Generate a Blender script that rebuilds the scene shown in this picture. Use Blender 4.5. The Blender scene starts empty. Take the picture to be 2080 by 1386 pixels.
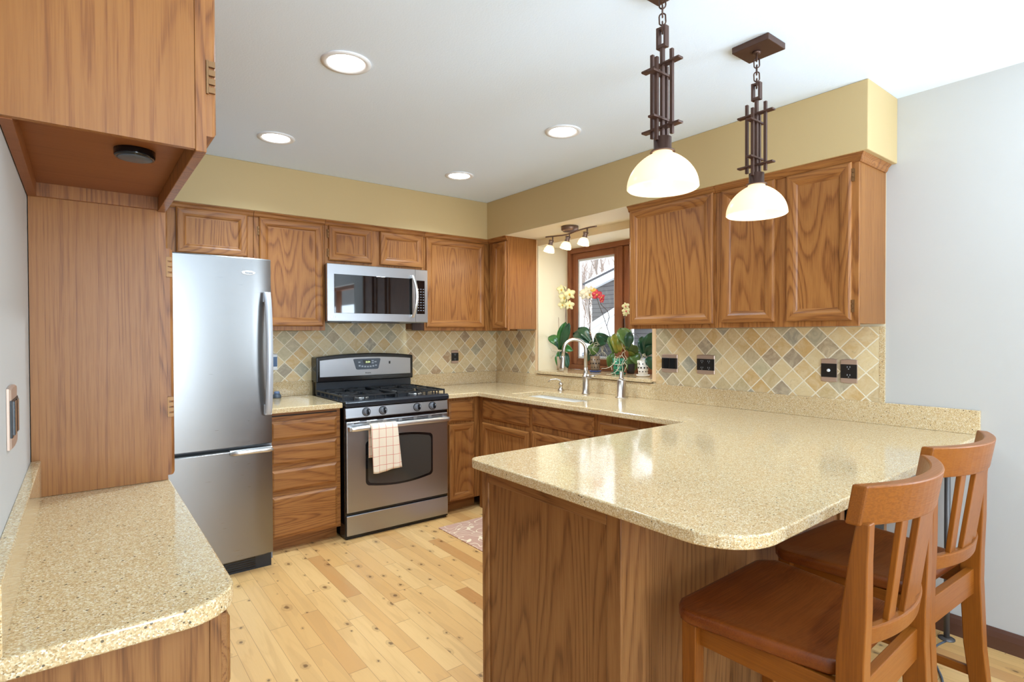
import bpy, bmesh, math, random
from math import sin, cos, pi, radians
from mathutils import Vector, Matrix, Euler
random.seed(7)
S = bpy.context.scene
C = S.collection
F = 0.04            # floor level
H = 2.416           # ceiling level
T = 2.118           # underside of the soffits
CT = 0.914          # countertop level
W = 3.076           # left wall at x = -W

# ------------------------------------------------------------------ camera
cd = bpy.data.cameras.new('camera'); cam = bpy.data.objects.new('camera', cd); C.objects.link(cam)
cd.sensor_width = 36.0; cd.sensor_fit = 'HORIZONTAL'; cd.lens = 1129.0 / 2080 * 36; cd.clip_start = 0.02; cd.clip_end = 200
ya, pi_, ro = radians(37.822), radians(-0.678), radians(-0.207)
fw = Vector((sin(ya)*cos(pi_), cos(ya)*cos(pi_), sin(pi_))); rt = Vector((cos(ya), -sin(ya), 0)); up = rt.cross(fw)
r2 = rt*cos(ro) + up*sin(ro); u2 = -rt*sin(ro) + up*cos(ro)
m = Matrix((r2, u2, -fw)).transposed().to_4x4(); m.translation = Vector((-2.969, -4.054, 1.341))
cam.matrix_world = m
S.camera = cam

# ------------------------------------------------------------------ world, view
S.view_settings.view_transform = 'Standard'; S.view_settings.look = 'None'
S.view_settings.exposure = 0.9; S.view_settings.gamma = 1.0; S.view_settings.use_curve_mapping = False
w = bpy.data.worlds.new('overcast_sky'); S.world = w; w.use_nodes = True
bg = w.node_tree.nodes['Background']; bg.inputs[0].default_value = (0.86, 0.93, 1.0, 1); bg.inputs[1].default_value = 1.5

def area(name, loc, rot, sx, sy, power, col=(1, 1, 1)):
    l = bpy.data.lights.new(name, 'AREA'); l.shape = 'RECTANGLE'; l.size = sx; l.size_y = sy; l.energy = power; l.color = col
    o = bpy.data.objects.new(name, l); o.location = loc; o.rotation_euler = rot; C.objects.link(o); return o
# window daylight behind and beside the camera, tilted up to brighten the ceiling
COOL = (0.70, 0.86, 1.0)
area('daylight_patio', (-2.35, -7.95, 1.25), (radians(118), 0, 0), 1.15, 2.0, 70, COOL)
area('daylight_side', (-0.06, -4.95, 1.5), (radians(142), 0, radians(90)), 1.6, 1.0, 56, COOL)
area('ceiling_fill_left', (-W+0.05, -5.35, 1.5), (radians(150), 0, radians(-90)), 1.4, 1.2, 46, COOL)  # added fill at an unseen left window, aimed up at the ceiling

def point(name, loc, power, col, r=0.03):
    l = bpy.data.lights.new(name, 'POINT'); l.energy = power; l.color = col; l.shadow_soft_size = r
    o = bpy.data.objects.new(name, l); o.location = loc; C.objects.link(o); return o
def spot(name, loc, power, col, r=0.05, ang=150):
    l = bpy.data.lights.new(name, 'SPOT'); l.energy = power; l.color = col; l.shadow_soft_size = r; l.spot_size = radians(ang); l.spot_blend = 0.9
    o = bpy.data.objects.new(name, l); o.location = loc; C.objects.link(o); return o

# ------------------------------------------------------------------ materials
def sr(r, g, b):
    f = lambda c: (c/255/12.92) if c/255 <= 0.04045 else ((c/255+0.055)/1.055)**2.4
    return (f(r), f(g), f(b), 1)
class NT:
    def __init__(s, name):
        s.m = bpy.data.materials.new(name); s.m.use_nodes = True; s.t = s.m.node_tree; s.n = s.t.nodes
        s.b = s.n['Principled BSDF']; s.out = s.n['Material Output']
    def N(s, typ, **k):
        n = s.n.new(typ)
        for a, v in k.items():
            if a[0] == 'i' and a[1:].isdigit(): s.put(n.inputs[int(a[1:])], v)
            else: setattr(n, a, v)
        return n
    def put(s, inp, v):
        if isinstance(v, bpy.types.NodeSocket): s.t.links.new(v, inp)
        elif isinstance(v, bpy.types.Node): s.t.links.new(v.outputs[0], inp)
        else: inp.default_value = v
    def M(s, op, a, b=None, c=None, clamp=False):
        n = s.n.new('ShaderNodeMath'); n.operation = op; n.use_clamp = clamp; s.put(n.inputs[0], a)
        if b is not None: s.put(n.inputs[1], b)
        if c is not None: s.put(n.inputs[2], c)
        return n.outputs[0]
    def mix(s, f, a, b, mode='MIX'):
        n = s.n.new('ShaderNodeMix'); n.data_type = 'RGBA'; n.blend_type = mode
        s.put(n.inputs[0], f); s.put(n.inputs[6], a); s.put(n.inputs[7], b); return n.outputs[2]
    def noise(s, v, scale, detail=2, rough=0.5, dist=0):
        n = s.n.new('ShaderNodeTexNoise'); s.put(n.inputs['Vector'], v); n.inputs['Scale'].default_value = scale
        n.inputs['Detail'].default_value = detail; n.inputs['Roughness'].default_value = rough; n.inputs['Distortion'].default_value = dist; return n.outputs[0]
    def ramp(s, f, stops):
        n = s.n.new('ShaderNodeValToRGB'); s.put(n.inputs[0], f); e = n.color_ramp.elements
        while len(e) < len(stops): e.new(0.5)
        for i, (p, c) in enumerate(stops):
            e[i].position = p; e[i].color = c if isinstance(c, tuple) else (c, c, c, 1)
        return n.outputs[0]
    def obj(s, rnd=False):
        tc = s.n.new('ShaderNodeTexCoord').outputs['Object']
        if not rnd: return tc
        oi = s.n.new('ShaderNodeObjectInfo').outputs['Random']
        a = s.n.new('ShaderNodeVectorMath'); a.operation = 'ADD'; s.put(a.inputs[0], tc)
        cx = s.n.new('ShaderNodeCombineXYZ'); s.put(cx.inputs[0], s.M('MULTIPLY', oi, 31.7)); s.put(cx.inputs[1], s.M('MULTIPLY', oi, 17.3)); s.put(cx.inputs[2], s.M('MULTIPLY', oi, 23.9))
        s.put(a.inputs[1], cx.outputs[0]); return a.outputs[0]
    def map(s, v, scale=(1, 1, 1), rot=(0, 0, 0), loc=(0, 0, 0)):
        n = s.n.new('ShaderNodeMapping'); s.put(n.inputs[0], v); n.inputs[1].default_value = loc; n.inputs[2].default_value = rot; n.inputs[3].default_value = scale; return n.outputs[0]
    def sep(s, v):
        n = s.n.new('ShaderNodeSeparateXYZ'); s.put(n.inputs[0], v); return n.outputs
    def comb(s, x, y, z=0.0):
        n = s.n.new('ShaderNodeCombineXYZ'); s.put(n.inputs[0], x); s.put(n.inputs[1], y); s.put(n.inputs[2], z); return n.outputs[0]
    def bump(s, h, strength=0.2, dist=0.002):
        n = s.n.new('ShaderNodeBump'); n.inputs['Strength'].default_value = strength; n.inputs['Distance'].default_value = dist
        s.put(n.inputs['Height'], h); s.put(s.b.inputs['Normal'], n.outputs[0])
    def col(s, c): s.put(s.b.inputs['Base Color'], c)
    def set(s, **k):
        for a, v in k.items(): s.put(s.b.inputs[a.replace('_', ' ')], v)
        return s
def flat(name, c, rough=0.5, metal=0.0, **k):
    n = NT(name); n.col(c); n.set(Roughness=rough, Metallic=metal, **k); return n.m

def oak(name, axis, light, mid, dark, rough=0.34, scale=1.0, cath=26.0, con=0.8, along=0.55):
    n = NT(name); v = n.obj(True)
    st = [4.2*scale]*3; st[axis] = along*scale
    a = n.noise(n.map(v, tuple(st)), 1.0, 1.6, 0.42, 0.25)
    st3 = [42.0]*3; st3[axis] = 1.3
    med = n.noise(n.map(v, tuple(st3)), 1.0, 3, 0.6)
    rings = n.M('FRACT', n.M('ADD', n.M('MULTIPLY', a, cath), n.M('MULTIPLY', med, 0.35)))
    saw = n.ramp(rings, [(0.0, 0.85), (0.22, 0.30), (0.60, 0.0), (0.86, 0.18), (1.0, 0.85)])
    st2 = [330.0]*3; st2[axis] = 9.0
    fine = n.noise(n.map(v, tuple(st2)), 1.0, 2, 0.6)
    pore = n.ramp(fine, [(0.40, 0.0), (0.62, 1.0)])
    big = n.noise(v, 1.7, 2)
    sawp = n.M('MULTIPLY', saw, n.M('MULTIPLY_ADD', pore, 0.55, 0.55))
    g = n.M('ADD', n.M('MULTIPLY', sawp, con), n.M('MULTIPLY', n.M('SUBTRACT', med, 0.42), 0.55))
    g = n.M('ADD', g, n.M('MULTIPLY', n.M('SUBTRACT', pore, 0.45), 0.16), clamp=True)
    c = n.ramp(g, [(0.0, light), (0.40, mid), (1.0, dark)])
    c = n.mix(n.M('MULTIPLY', n.M('SUBTRACT', big, 0.4), 0.6, clamp=True), c, mid)
    n.col(c); n.set(Roughness=n.M('MULTIPLY_ADD', fine, 0.10, rough)); n.set(Coat_Weight=0.05, Coat_Roughness=0.25, Specular_IOR_Level=0.32)
    n.bump(n.M('SUBTRACT', 1.0, g), 0.10, 0.0006); return n.m
OL, OM, OD = sr(158, 104, 53), sr(133, 81, 38), sr(94, 53, 22)
soft_oak = oak('soft_oak_side_panel', 2, sr(152, 99, 46), sr(131, 79, 32), OD, cath=20, con=.45)
plain_oak = oak('plain_oak_side_panel', 2, sr(152, 99, 46), sr(131, 79, 32), OD, scale=2.0, cath=22, con=.42, along=.10)
OAK = [oak('honey_oak_%s_grain' % 'xyz'[i], i, OL, OM, OD) for i in range(3)]
PL, PM, PD = sr(150, 104, 60), sr(128, 83, 45), sr(80, 48, 24)
SHADE_OAK = [oak('shade_toned_oak_%s_grain' % 'xyz'[i], i, PL, PM, PD, cath=30, con=.75) for i in range(3)]  # same oak as the doors, with its shade put into darker grain colours
CAS = [oak('window_cedar_%s_grain' % 'xyz'[i], i, sr(156, 100, 66), sr(132, 80, 52), sr(100, 58, 36), cath=10, con=.4) for i in range(3)]
under_oak = oak('stained_plywood', 0, sr(140, 84, 44), sr(128, 74, 36), sr(106, 58, 26), cath=6, rough=0.4, con=.4)
STL = [oak('cherry_stool_%s_grain' % 'xyz'[i], i, sr(138, 78, 21), sr(118, 62, 13), sr(90, 44, 8), rough=0.3, cath=5, scale=0.7, con=.35) for i in range(3)]
seat_m = oak('cherry_stool_seat', 0, sr(124, 62, 18), sr(100, 44, 11), sr(70, 28, 6), rough=0.3, cath=7, scale=0.8, con=.45)

def paint(name, c, bump=0.05, scale=220, rough=0.6):
    n = NT(name); n.col(c); n.set(Roughness=rough); v = n.obj()
    n.bump(n.noise(v, scale, 3, 0.6), bump, 0.002); return n.m
white_wall = paint('cool_white_wall_paint', sr(189, 185, 179))
ceil_m = paint('orange_peel_ceiling_paint', sr(228, 241, 255), 0.35, 160, 0.8)
khaki = paint('khaki_wall_paint', sr(192, 166, 118))
cream = paint('cream_wall_paint', sr(236, 222, 188))
tan_edge = flat('tan_trim_edge', sr(226, 190, 146), 0.6)

def granite(name, base, dk):
    n = NT(name); v = n.obj()
    a = n.noise(v, 55, 4, 0.7)
    vo = n.n.new('ShaderNodeTexVoronoi'); n.put(vo.inputs['Vector'], v); vo.inputs['Scale'].default_value = 420; 
    cellr = n.sep(vo.outputs['Color'])
    c = n.ramp(cellr[0], [(0.0, sr(160, 134, 94)), (0.14, sr(190, 158, 112)), (0.45, base), (0.80, sr(218, 200, 160)), (1.0, sr(236, 226, 200))])
    c = n.mix(n.ramp(a, [(0.35, 0.0), (0.7, 0.35)]), c, sr(202, 164, 112))
    v2 = n.n.new('ShaderNodeTexVoronoi'); n.put(v2.inputs['Vector'], v); v2.inputs['Scale'].default_value = 95; v2.inputs['Randomness'].default_value = 1
    big = n.M('MULTIPLY', n.M('LESS_THAN', v2.outputs['Distance'], 0.20), n.M('GREATER_THAN', n.sep(v2.outputs['Color'])[1], 0.84))
    v3 = n.n.new('ShaderNodeTexVoronoi'); n.put(v3.inputs['Vector'], v); v3.inputs['Scale'].default_value = 260
    sm = n.M('MULTIPLY', n.M('LESS_THAN', v3.outputs['Distance'], 0.26), n.M('GREATER_THAN', n.sep(v3.outputs['Color'])[1], 0.80))
    c = n.mix(n.M('MULTIPLY', sm, 0.8), c, sr(104, 76, 46)); c = n.mix(n.M('MULTIPLY', big, 0.85), c, dk)
    n.col(c); n.set(Roughness=0.10, Coat_Weight=0.1, Coat_Roughness=0.05); return n.m
quartz = granite('speckled_tan_quartz', sr(207, 178, 132), sr(58, 46, 36))

def floor_mat():
    n = NT('knotty_hickory_planks'); p = n.obj(); x, y, z = n.sep(p)
    wd = 0.0765
    u = n.M('DIVIDE', n.M('ADD', x, 0.029), wd); row = n.M('FLOOR', u); fu = n.M('FRACT', u)
    wn = n.n.new('ShaderNodeTexWhiteNoise'); wn.noise_dimensions = '1D'; n.put(wn.inputs['W'], row)
    vv = n.M('ADD', n.M('DIVIDE', y, 1.22), n.M('MULTIPLY', wn.outputs[0], 7.3)); iv = n.M('FLOOR', vv)
    wn2 = n.n.new('ShaderNodeTexWhiteNoise'); wn2.noise_dimensions = '2D'; n.put(wn2.inputs['Vector'], n.comb(row, iv))
    # some boards are split once more
    fv = n.M('FRACT', vv); half = n.M('GREATER_THAN', fv, n.M('MULTIPLY_ADD', wn2.outputs[0], 0.5, 0.3))
    wn3 = n.n.new('ShaderNodeTexWhiteNoise'); wn3.noise_dimensions = '3D'; n.put(wn3.inputs['Vector'], n.comb(row, iv, half))
    r = n.sep(wn3.outputs[1])
    c = n.ramp(r[0], [(0.0, sr(224, 180, 118)), (0.5, sr(218, 170, 107)), (0.84, sr(210, 159, 96)), (0.95, sr(204, 150, 90)), (1.0, sr(184, 128, 72))])
    off = n.comb(n.M('ADD', x, n.M('MULTIPLY', r[1], 40.0)), n.M('ADD', y, n.M('MULTIPLY', r[2], 40.0)))
    g = n.noise(n.map(off, (12, 1.1, 1)), 1.0, 2, 0.5, 0.6); rg = n.M('ABSOLUTE', n.M('SUBTRACT', n.M('MULTIPLY', n.M('FRACT', n.M('MULTIPLY', g, 5.0)), 2.0), 1.0))
    c = n.mix(n.M('MULTIPLY', n.M('POWER', rg, 4.0), 0.28), c, sr(196, 148, 90))
    heart = n.noise(n.map(off, (14, 1.3, 1), loc=(5, 3, 0)), 1.0, 1, 0.4, 0.8)
    c = n.mix(n.M('MULTIPLY', n.ramp(heart, [(0.54, 0.0), (0.565, 1.0)]), 0.30), c, sr(192, 146, 92))
    fg = n.noise(n.map(off, (220, 9, 1)), 1.0, 2); c = n.mix(n.M('MULTIPLY', n.M('SUBTRACT', fg, 0.4), 0.5, clamp=True), c, sr(202, 156, 98))
    # knots
    vo = n.n.new('ShaderNodeTexVoronoi'); vo.voronoi_dimensions = '2D'; n.put(vo.inputs['Vector'], n.map(off, (1.0, 0.62, 1))); vo.inputs['Scale'].default_value = 10.5
    ksz = n.M('MULTIPLY_ADD', n.M('POWER', n.sep(vo.outputs['Color'])[1], 2.0), 1.1, 0.32)
    k = n.M('DIVIDE', n.M('ADD', vo.outputs['Distance'], n.M('MULTIPLY', n.M('SUBTRACT', n.noise(p, 55, 3), 0.5), 0.16)), ksz)
    sel = n.M('GREATER_THAN', n.sep(vo.outputs['Color'])[0], 0.46)
    kn = n.M('MULTIPLY', n.ramp(k, [(0.0, 1.0), (0.055, 0.95), (0.085, 0.35), (0.17, 0.0)]), sel)
    ring = n.M('MULTIPLY', n.ramp(k, [(0.13, 0.0), (0.16, 0.35), (0.21, 0.0)]), sel)
    c = n.mix(n.M('MULTIPLY', kn, 0.8), c, sr(92, 58, 30)); c = n.mix(ring, c, sr(150, 104, 58))
    gap = n.M('MAXIMUM', n.M('LESS_THAN', fu, 0.022), n.M('MAXIMUM', n.M('LESS_THAN', fv, 0.0022), n.M('LESS_THAN', n.M('ABSOLUTE', n.M('SUBTRACT', fv, n.M('MULTIPLY_ADD', wn2.outputs[0], 0.5, 0.3))), 0.0012)))
    c = n.mix(n.M('MULTIPLY', gap, 0.6), c, sr(124, 86, 48))
    n.col(c); n.set(Roughness=n.M('MULTIPLY_ADD', fg, 0.1, 0.30)); n.bump(n.M('SUBTRACT', 1.0, gap), 0.3, 0.001); return n.m
floor_m = floor_mat()

def tile_mat(name, axis):
    n = NT(name); x, y, z = n.sep(n.obj()); h = x if axis == 0 else y
    L = 0.0815
    nz = n.n.new('ShaderNodeTexNoise'); n.put(nz.inputs['Vector'], n.obj()); nz.inputs['Scale'].default_value = 38; nz.inputs['Detail'].default_value = 3
    d = n.sep(nz.outputs['Color'])
    a = n.M('DIVIDE', n.M('ADD', n.M('ADD', h, n.M('MULTIPLY', n.M('SUBTRACT', d[0], 0.5), 0.006)), z), L*1.41421)
    b = n.M('DIVIDE', n.M('SUBTRACT', n.M('ADD', h, n.M('MULTIPLY', n.M('SUBTRACT', d[1], 0.5), 0.006)), z), L*1.41421)
    ia, ib = n.M('FLOOR', a), n.M('FLOOR', b); fa, fb = n.M('FRACT', a), n.M('FRACT', b)
    wn = n.n.new('ShaderNodeTexWhiteNoise'); wn.noise_dimensions = '2D'; n.put(wn.inputs['Vector'], n.comb(ia, ib)); r = n.sep(wn.outputs[1])
    c = n.ramp(r[0], [(0.0, sr(220, 194, 146)), (0.3, sr(212, 188, 142)), (0.45, sr(204, 166, 108)), (0.58, sr(188, 178, 144)), (0.72, sr(214, 180, 128)), (0.82, sr(168, 160, 136)), (0.92, sr(172, 136, 98)), (1.0, sr(156, 156, 142))])
    off = n.comb(n.M('ADD', h, n.M('MULTIPLY', r[1], 9.0)), n.M('ADD', z, n.M('MULTIPLY', r[2], 9.0)))
    g = n.noise(off, 14, 5, 0.65, 1.6)
    c = n.mix(n.ramp(g, [(0.4, 0.0), (0.7, 0.5)]), c, sr(228, 212, 176)); c = n.mix(n.ramp(n.noise(off, 26, 4, 0.7, 2.5), [(0.55, 0.0), (0.75, 0.4)]), c, sr(146, 118, 84))
    e = n.M('MINIMUM', n.M('MINIMUM', fa, n.M('SUBTRACT', 1.0, fa)), n.M('MINIMUM', fb, n.M('SUBTRACT', 1.0, fb)))
    gr = n.ramp(e, [(0.025, 1.0), (0.045, 0.0)])
    c = n.mix(gr, c, sr(232, 220, 194)); n.col(c); n.set(Roughness=0.5)
    n.bump(n.M('ADD', n.M('SUBTRACT', 1.0, gr), n.M('MULTIPLY', g, 0.3)), 0.35, 0.002); return n.m
tile_x, tile_y = tile_mat('tumbled_slate_tile_x', 0), tile_mat('tumbled_slate_tile_y', 1)

def steel(name, c, rough, axis=2):
    n = NT(name); v = n.obj(); st = [260.0]*3; st[axis] = 2.0
    b = n.noise(n.map(v, tuple(st)), 1.0, 2); n.col(c); n.set(Metallic=1.0, Roughness=n.M('MULTIPLY_ADD', b, 0.10, rough)); return n.m
steel_v = steel('brushed_stainless_fridge', sr(146, 145, 144), 0.25, 0)
steel_h = steel('brushed_stainless_range', sr(170, 171, 174), 0.28, 0)
nickel = steel('brushed_nickel', sr(200, 192, 182), 0.24, 2)
handle_m = flat('satin_silver_handle', sr(218, 218, 216), 0.28, 0.9)
fr_handle = flat('satin_grey_refrigerator_handle', sr(188, 192, 198), 0.35, 0.35)
black_gloss = flat('black_enamel', sr(14, 15, 18), 0.12)
black_matte = flat('black_cast_iron', sr(26, 27, 29), 0.42)
dk_gloss = flat('dark_navy_enamel', sr(34, 38, 44), 0.25)
glass_blk = flat('black_appliance_glass', sr(8, 8, 9), 0.03, 0.0, IOR=1.7)
ovenglass = flat('grey_oven_glass', sr(62, 60, 56), 0.12, 0.0, IOR=1.6)
grey_plastic = flat('slate_grey_plastic', sr(78, 86, 96), 0.35)
ltgrey = flat('light_grey_key', sr(170, 176, 184), 0.5)
bronze = flat('oil_rubbed_bronze', sr(84, 60, 50), 0.38, 0.5)
rosebronze = flat('antique_copper_plate', sr(190, 164, 146), 0.35, 0.5)
outlet_blk = flat('black_outlet_insert', sr(24, 22, 22), 0.35)
brass = flat('antique_brass_hinge', sr(128, 92, 56), 0.4, 0.6)
track_metal = flat('pewter_track_metal', sr(130, 108, 96), 0.35, 0.7)
white_plastic = flat('white_plastic', sr(235, 236, 238), 0.4)
porcelain = flat('white_porcelain', sr(238, 234, 226), 0.15)
dark_base = flat('dark_walnut_baseboard', sr(88, 56, 42), 0.35)
def emis(name, c, s):
    n = NT(name); n.col(c); n.set(Emission_Color=c, Emission_Strength=s); return n.m
led = emis('lit_ceiling_lamp', (1.0, 0.98, 0.95, 1), 6.0)
bulb_m = emis('lit_warm_bulb', (1.0, 0.9, 0.74, 1), 4.6)
digits = emis('lit_clock_digits', sr(176, 190, 130), 1.2)
def shade_mat(name, c, e):
    n = NT(name); n.col(c); n.set(Roughness=0.25, Emission_Color=(1.0, 0.89, 0.72, 1), Emission_Strength=e)
    tr = n.N('ShaderNodeBsdfTranslucent', i0=c); mx = n.N('ShaderNodeMixShader', i0=0.45); n.put(mx.inputs[1], n.b.outputs[0]); n.put(mx.inputs[2], tr.outputs[0]); n.put(n.out.inputs[0], mx.outputs[0]); return n.m
shade_m = shade_mat('cream_alabaster_glass_lit', sr(236, 216, 184), 0.40)
shade_s = shade_mat('small_frosted_glass_lit', sr(246, 230, 200), 0.25)
def glass_mat(name, tint=(1, 1, 1, 1)):
    n = NT(name); n.n.remove(n.b)
    t = n.N('ShaderNodeBsdfTransparent', i0=tint); g = n.N('ShaderNodeBsdfGlossy'); g.inputs['Roughness'].default_value = 0.02
    fr = n.N('ShaderNodeLayerWeight'); fr.inputs[0].default_value = 0.5; mx = n.N('ShaderNodeMixShader'); n.put(mx.inputs[0], n.M('MULTIPLY_ADD', n.M('POWER', fr.outputs[1], 4.0), 0.6, 0.02)); n.put(mx.inputs[1], t.outputs[0]); n.put(mx.inputs[2], g.outputs[0]); n.put(n.out.inputs[0], mx.outputs[0]); return n.m
glass = glass_mat('window_glass')
vinyl = flat('white_vinyl_sash', sr(226, 230, 232), 0.4)
def leaf_mat(name, c, c2):
    n = NT(name); n.col(n.mix(n.ramp(n.noise(n.obj(True), 14, 3), [(0.35, 0.0), (0.65, 1.0)]), c, c2)); n.set(Roughness=0.28); return n.m
leaf_a = leaf_mat('glossy_green_leaf', sr(40, 92, 40), sr(64, 122, 50)); leaf_b = leaf_mat('deep_green_leaf', sr(30, 62, 44), sr(44, 84, 52))
leaf_y = leaf_mat('yellowing_leaf', sr(112, 124, 44), sr(160, 140, 50)); leaf_o = leaf_mat('olive_leaf', sr(74, 100, 46), sr(98, 122, 60))
pet_y = flat('pale_yellow_petal', sr(240, 232, 176), 0.5); pet_w = flat('creamy_white_petal', sr(246, 238, 210), 0.5); pet_r = flat('crimson_petal', sr(206, 66, 76), 0.5); pet_o = flat('golden_petal', sr(226, 186, 80), 0.5)
stem_m = flat('dark_flower_stem', sr(84, 72, 66), 0.5); root_m = flat('silvery_root', sr(196, 186, 158), 0.7); stake_m = flat('bamboo_stake', sr(150, 116, 92), 0.6)
terra = flat('dusty_clay_pot', sr(176, 150, 122), 0.6); bluep = flat('cobalt_glazed_ceramic', sr(54, 76, 130), 0.15); lattice_m = flat('bronze_lattice_ceramic', sr(128, 104, 78), 0.35)
greenp = flat('jade_glazed_ceramic', sr(52, 124, 92), 0.15); ivory = flat('ivory_ceramic', sr(238, 228, 214), 0.3); hole_m = flat('dark_pot_hollow', sr(44, 34, 28), 0.8)

# ------------------------------------------------------------------ mesh helpers
class MB:
    def __init__(s, L=(0, 0, 0)): s.bm = bmesh.new(); s.mats = []; s.L = Vector(L); s.smooth = set()
    def mi(s, m):
        if m not in s.mats: s.mats.append(m)
        return s.mats.index(m)
    def face(s, vs, m, sm=False):
        try: f = s.bm.faces.new(vs)
        except ValueError: return None
        f.material_index = s.mi(m); f.smooth = sm; return f
    def box(s, a, b, m):
        x0, y0, z0 = [min(a[i], b[i]) for i in range(3)]; x1, y1, z1 = [max(a[i], b[i]) for i in range(3)]
        v = [s.bm.verts.new((x, y, z)) for z in (z0, z1) for x, y in ((x0, y0), (x1, y0), (x1, y1), (x0, y1))]
        for q in ((0, 3, 2, 1), (4, 5, 6, 7), (0, 1, 5, 4), (1, 2, 6, 5), (2, 3, 7, 6), (3, 0, 4, 7)): s.face([v[i] for i in q], m)
        return s
    def prism(s, pts, axis, a, b, m, sm=False):
        """2-D outline pts extruded along axis from a to b (x: pts=(y,z); y: pts=(x,z); z: pts=(x,y))"""
        mk = {0: lambda p, t: (t, p[0], p[1]), 1: lambda p, t: (p[0], t, p[1]), 2: lambda p, t: (p[0], p[1], t)}[axis]
        A = [s.bm.verts.new(mk(p, a)) for p in pts]; B = [s.bm.verts.new(mk(p, b)) for p in pts]; n = len(pts)
        s.face(A[::-1], m); s.face(B, m)
        for i in range(n): s.face([A[i], A[(i+1) % n], B[(i+1) % n], B[i]], m, sm)
        return s
    def loft(s, rings, m, cap=True, sm=True, closed=False):
        R = [[s.bm.verts.new(p) for p in r] for r in rings]; n = len(R[0])
        for a, b in zip(R, R[1:] + ([R[0]] if closed else [])):
            for i in range(n): s.face([a[i], a[(i+1) % n], b[(i+1) % n], b[i]], m, sm)
        if cap and not closed: s.face(R[0][::-1], m); s.face(R[-1], m)
        return s
    def lathe(s, c, prof, m, seg=24, axis=Vector((0, 0, 1)), sm=True, cap=True):
        axis = Vector(axis).normalized(); t = Vector((1, 0, 0)) if abs(axis.x) < 0.9 else Vector((0, 1, 0))
        u = axis.cross(t).normalized(); v = axis.cross(u); c = Vector(c)
        rings = [[c + axis*h + (u*cos(2*pi*i/seg) + v*sin(2*pi*i/seg))*max(r, 1e-5) for i in range(seg)] for r, h in prof]
        return s.loft(rings, m, cap, sm)
    def tube(s, pts, r, m, seg=8, sm=True, sx=1.0, closed=False, flatv=None):
        pts = [Vector(p) for p in pts]; n = len(pts); rings = []; pu = None
        for i, p in enumerate(pts):
            d = (pts[(i+1) % n] - pts[i-1]) if closed else (pts[min(i+1, n-1)] - pts[max(i-1, 0)])
            if d.length < 1e-9: d = Vector((0, 0, 1))
            d.normalize()
            if pu is None:
                ref = Vector(flatv) if flatv else (Vector((0, 0, 1)) if abs(d.z) < 0.9 else Vector((1, 0, 0)))
                u = (ref - d*ref.dot(d)).normalized()
            else: u = (pu - d*pu.dot(d)).normalized()
            pu = u; v = d.cross(u); rr = r[i] if isinstance(r, (list, tuple)) else r
            rings.append([p + (u*cos(2*pi*k/seg)*sx + v*sin(2*pi*k/seg))*rr for k in range(seg)])
        return s.loft(rings, m, True, sm, closed)
    def bar(s, p, q, w, t, m, wdir=(1, 0, 0)):
        """rectangular bar from p to q; w along wdir, t across"""
        p, q = Vector(p), Vector(q); d = (q-p).normalized(); u = Vector(wdir); u = (u - d*u.dot(d)).normalized(); v = d.cross(u)
        rings = [[c + u*a*w/2 + v*b*t/2 for a, b in ((-1, -1), (1, -1), (1, 1), (-1, 1))] for c in (p, q)]
        return s.loft(rings, m, True, False)
    def sphere(s, c, r, m, seg=16, sc=(1, 1, 1)):
        c = Vector(c); rings = []
        for j in range(seg//2+1):
            th = pi*j/(seg//2); rr = max(sin(th), 1e-4)*r
            rings.append([c + Vector((rr*cos(2*pi*i/seg)*sc[0], rr*sin(2*pi*i/seg)*sc[1], -cos(th)*r*sc[2])) for i in range(seg)])
        return s.loft(rings, m)
    def build(s, name, parent=None, bevel=0, seg=2, label=None, recalc=True, world=True):
        if recalc: bmesh.ops.recalc_face_normals(s.bm, faces=s.bm.faces[:])
        L = s.L if not parent or not world else Vector(parent.location)
        if world and L.length: bmesh.ops.translate(s.bm, verts=s.bm.verts[:], vec=-L)
        me = bpy.data.meshes.new(name); s.bm.to_mesh(me); s.bm.free()
        for m_ in s.mats: me.materials.append(m_)
        o = bpy.data.objects.new(name, me); C.objects.link(o)
        if parent:
            o.parent = parent
        elif world: o.location = L
        if bevel:
            b = o.modifiers.new('bevel', 'BEVEL'); b.width = bevel; b.segments = seg; b.limit_method = 'ANGLE'; b.angle_limit = radians(40); b.harden_normals = False
        if label: o['label'] = label
        return o
def thing(name, label, cat, loc=(0, 0, 0), rz=0, group=None):
    o = bpy.data.objects.new(name, None); C.objects.link(o); o.location = loc; o.rotation_euler = (0, 0, rz); o.empty_display_size = 0.05
    o['label'] = label; o['category'] = cat
    if group: o['group'] = group
    return o
def tag(o, label, cat, group=None, kind=None):
    o['label'] = label; o['category'] = cat
    if group: o['group'] = group
    if kind: o['kind'] = kind
    return o
def struct(o): o['kind'] = 'structure'; return o
# sub-parts sit under a part whose own origin is that of its thing: same local frame
def sub(mb, name, part, bevel=0, label=None):
    root = part.parent
    o = mb.build(name, root, bevel=bevel, label=label); o.parent = part; return o
def text_mesh(s, size, ext=0.0004):
    cu = bpy.data.curves.new('lettering', 'FONT'); cu.body = s; cu.size = size; cu.extrude = ext; cu.align_x = 'CENTER'; cu.align_y = 'CENTER'
    t = bpy.data.objects.new('lettering', cu); C.objects.link(t); dg = bpy.context.evaluated_depsgraph_get()
    me = bpy.data.meshes.new_from_object(t.evaluated_get(dg)); bpy.data.objects.remove(t); return me
def text_part(name, s, size, mat, parent, loc, rot=(radians(90), 0, 0), label=None):
    me = text_mesh(s, size); me.materials.clear(); me.materials.append(mat); o = bpy.data.objects.new(name, me); C.objects.link(o)
    root = parent.parent if parent.parent else parent
    o.parent = parent; o.location = Vector(loc) - Vector(root.location); o.rotation_euler = rot
    if label: o['label'] = label
    return o

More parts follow.
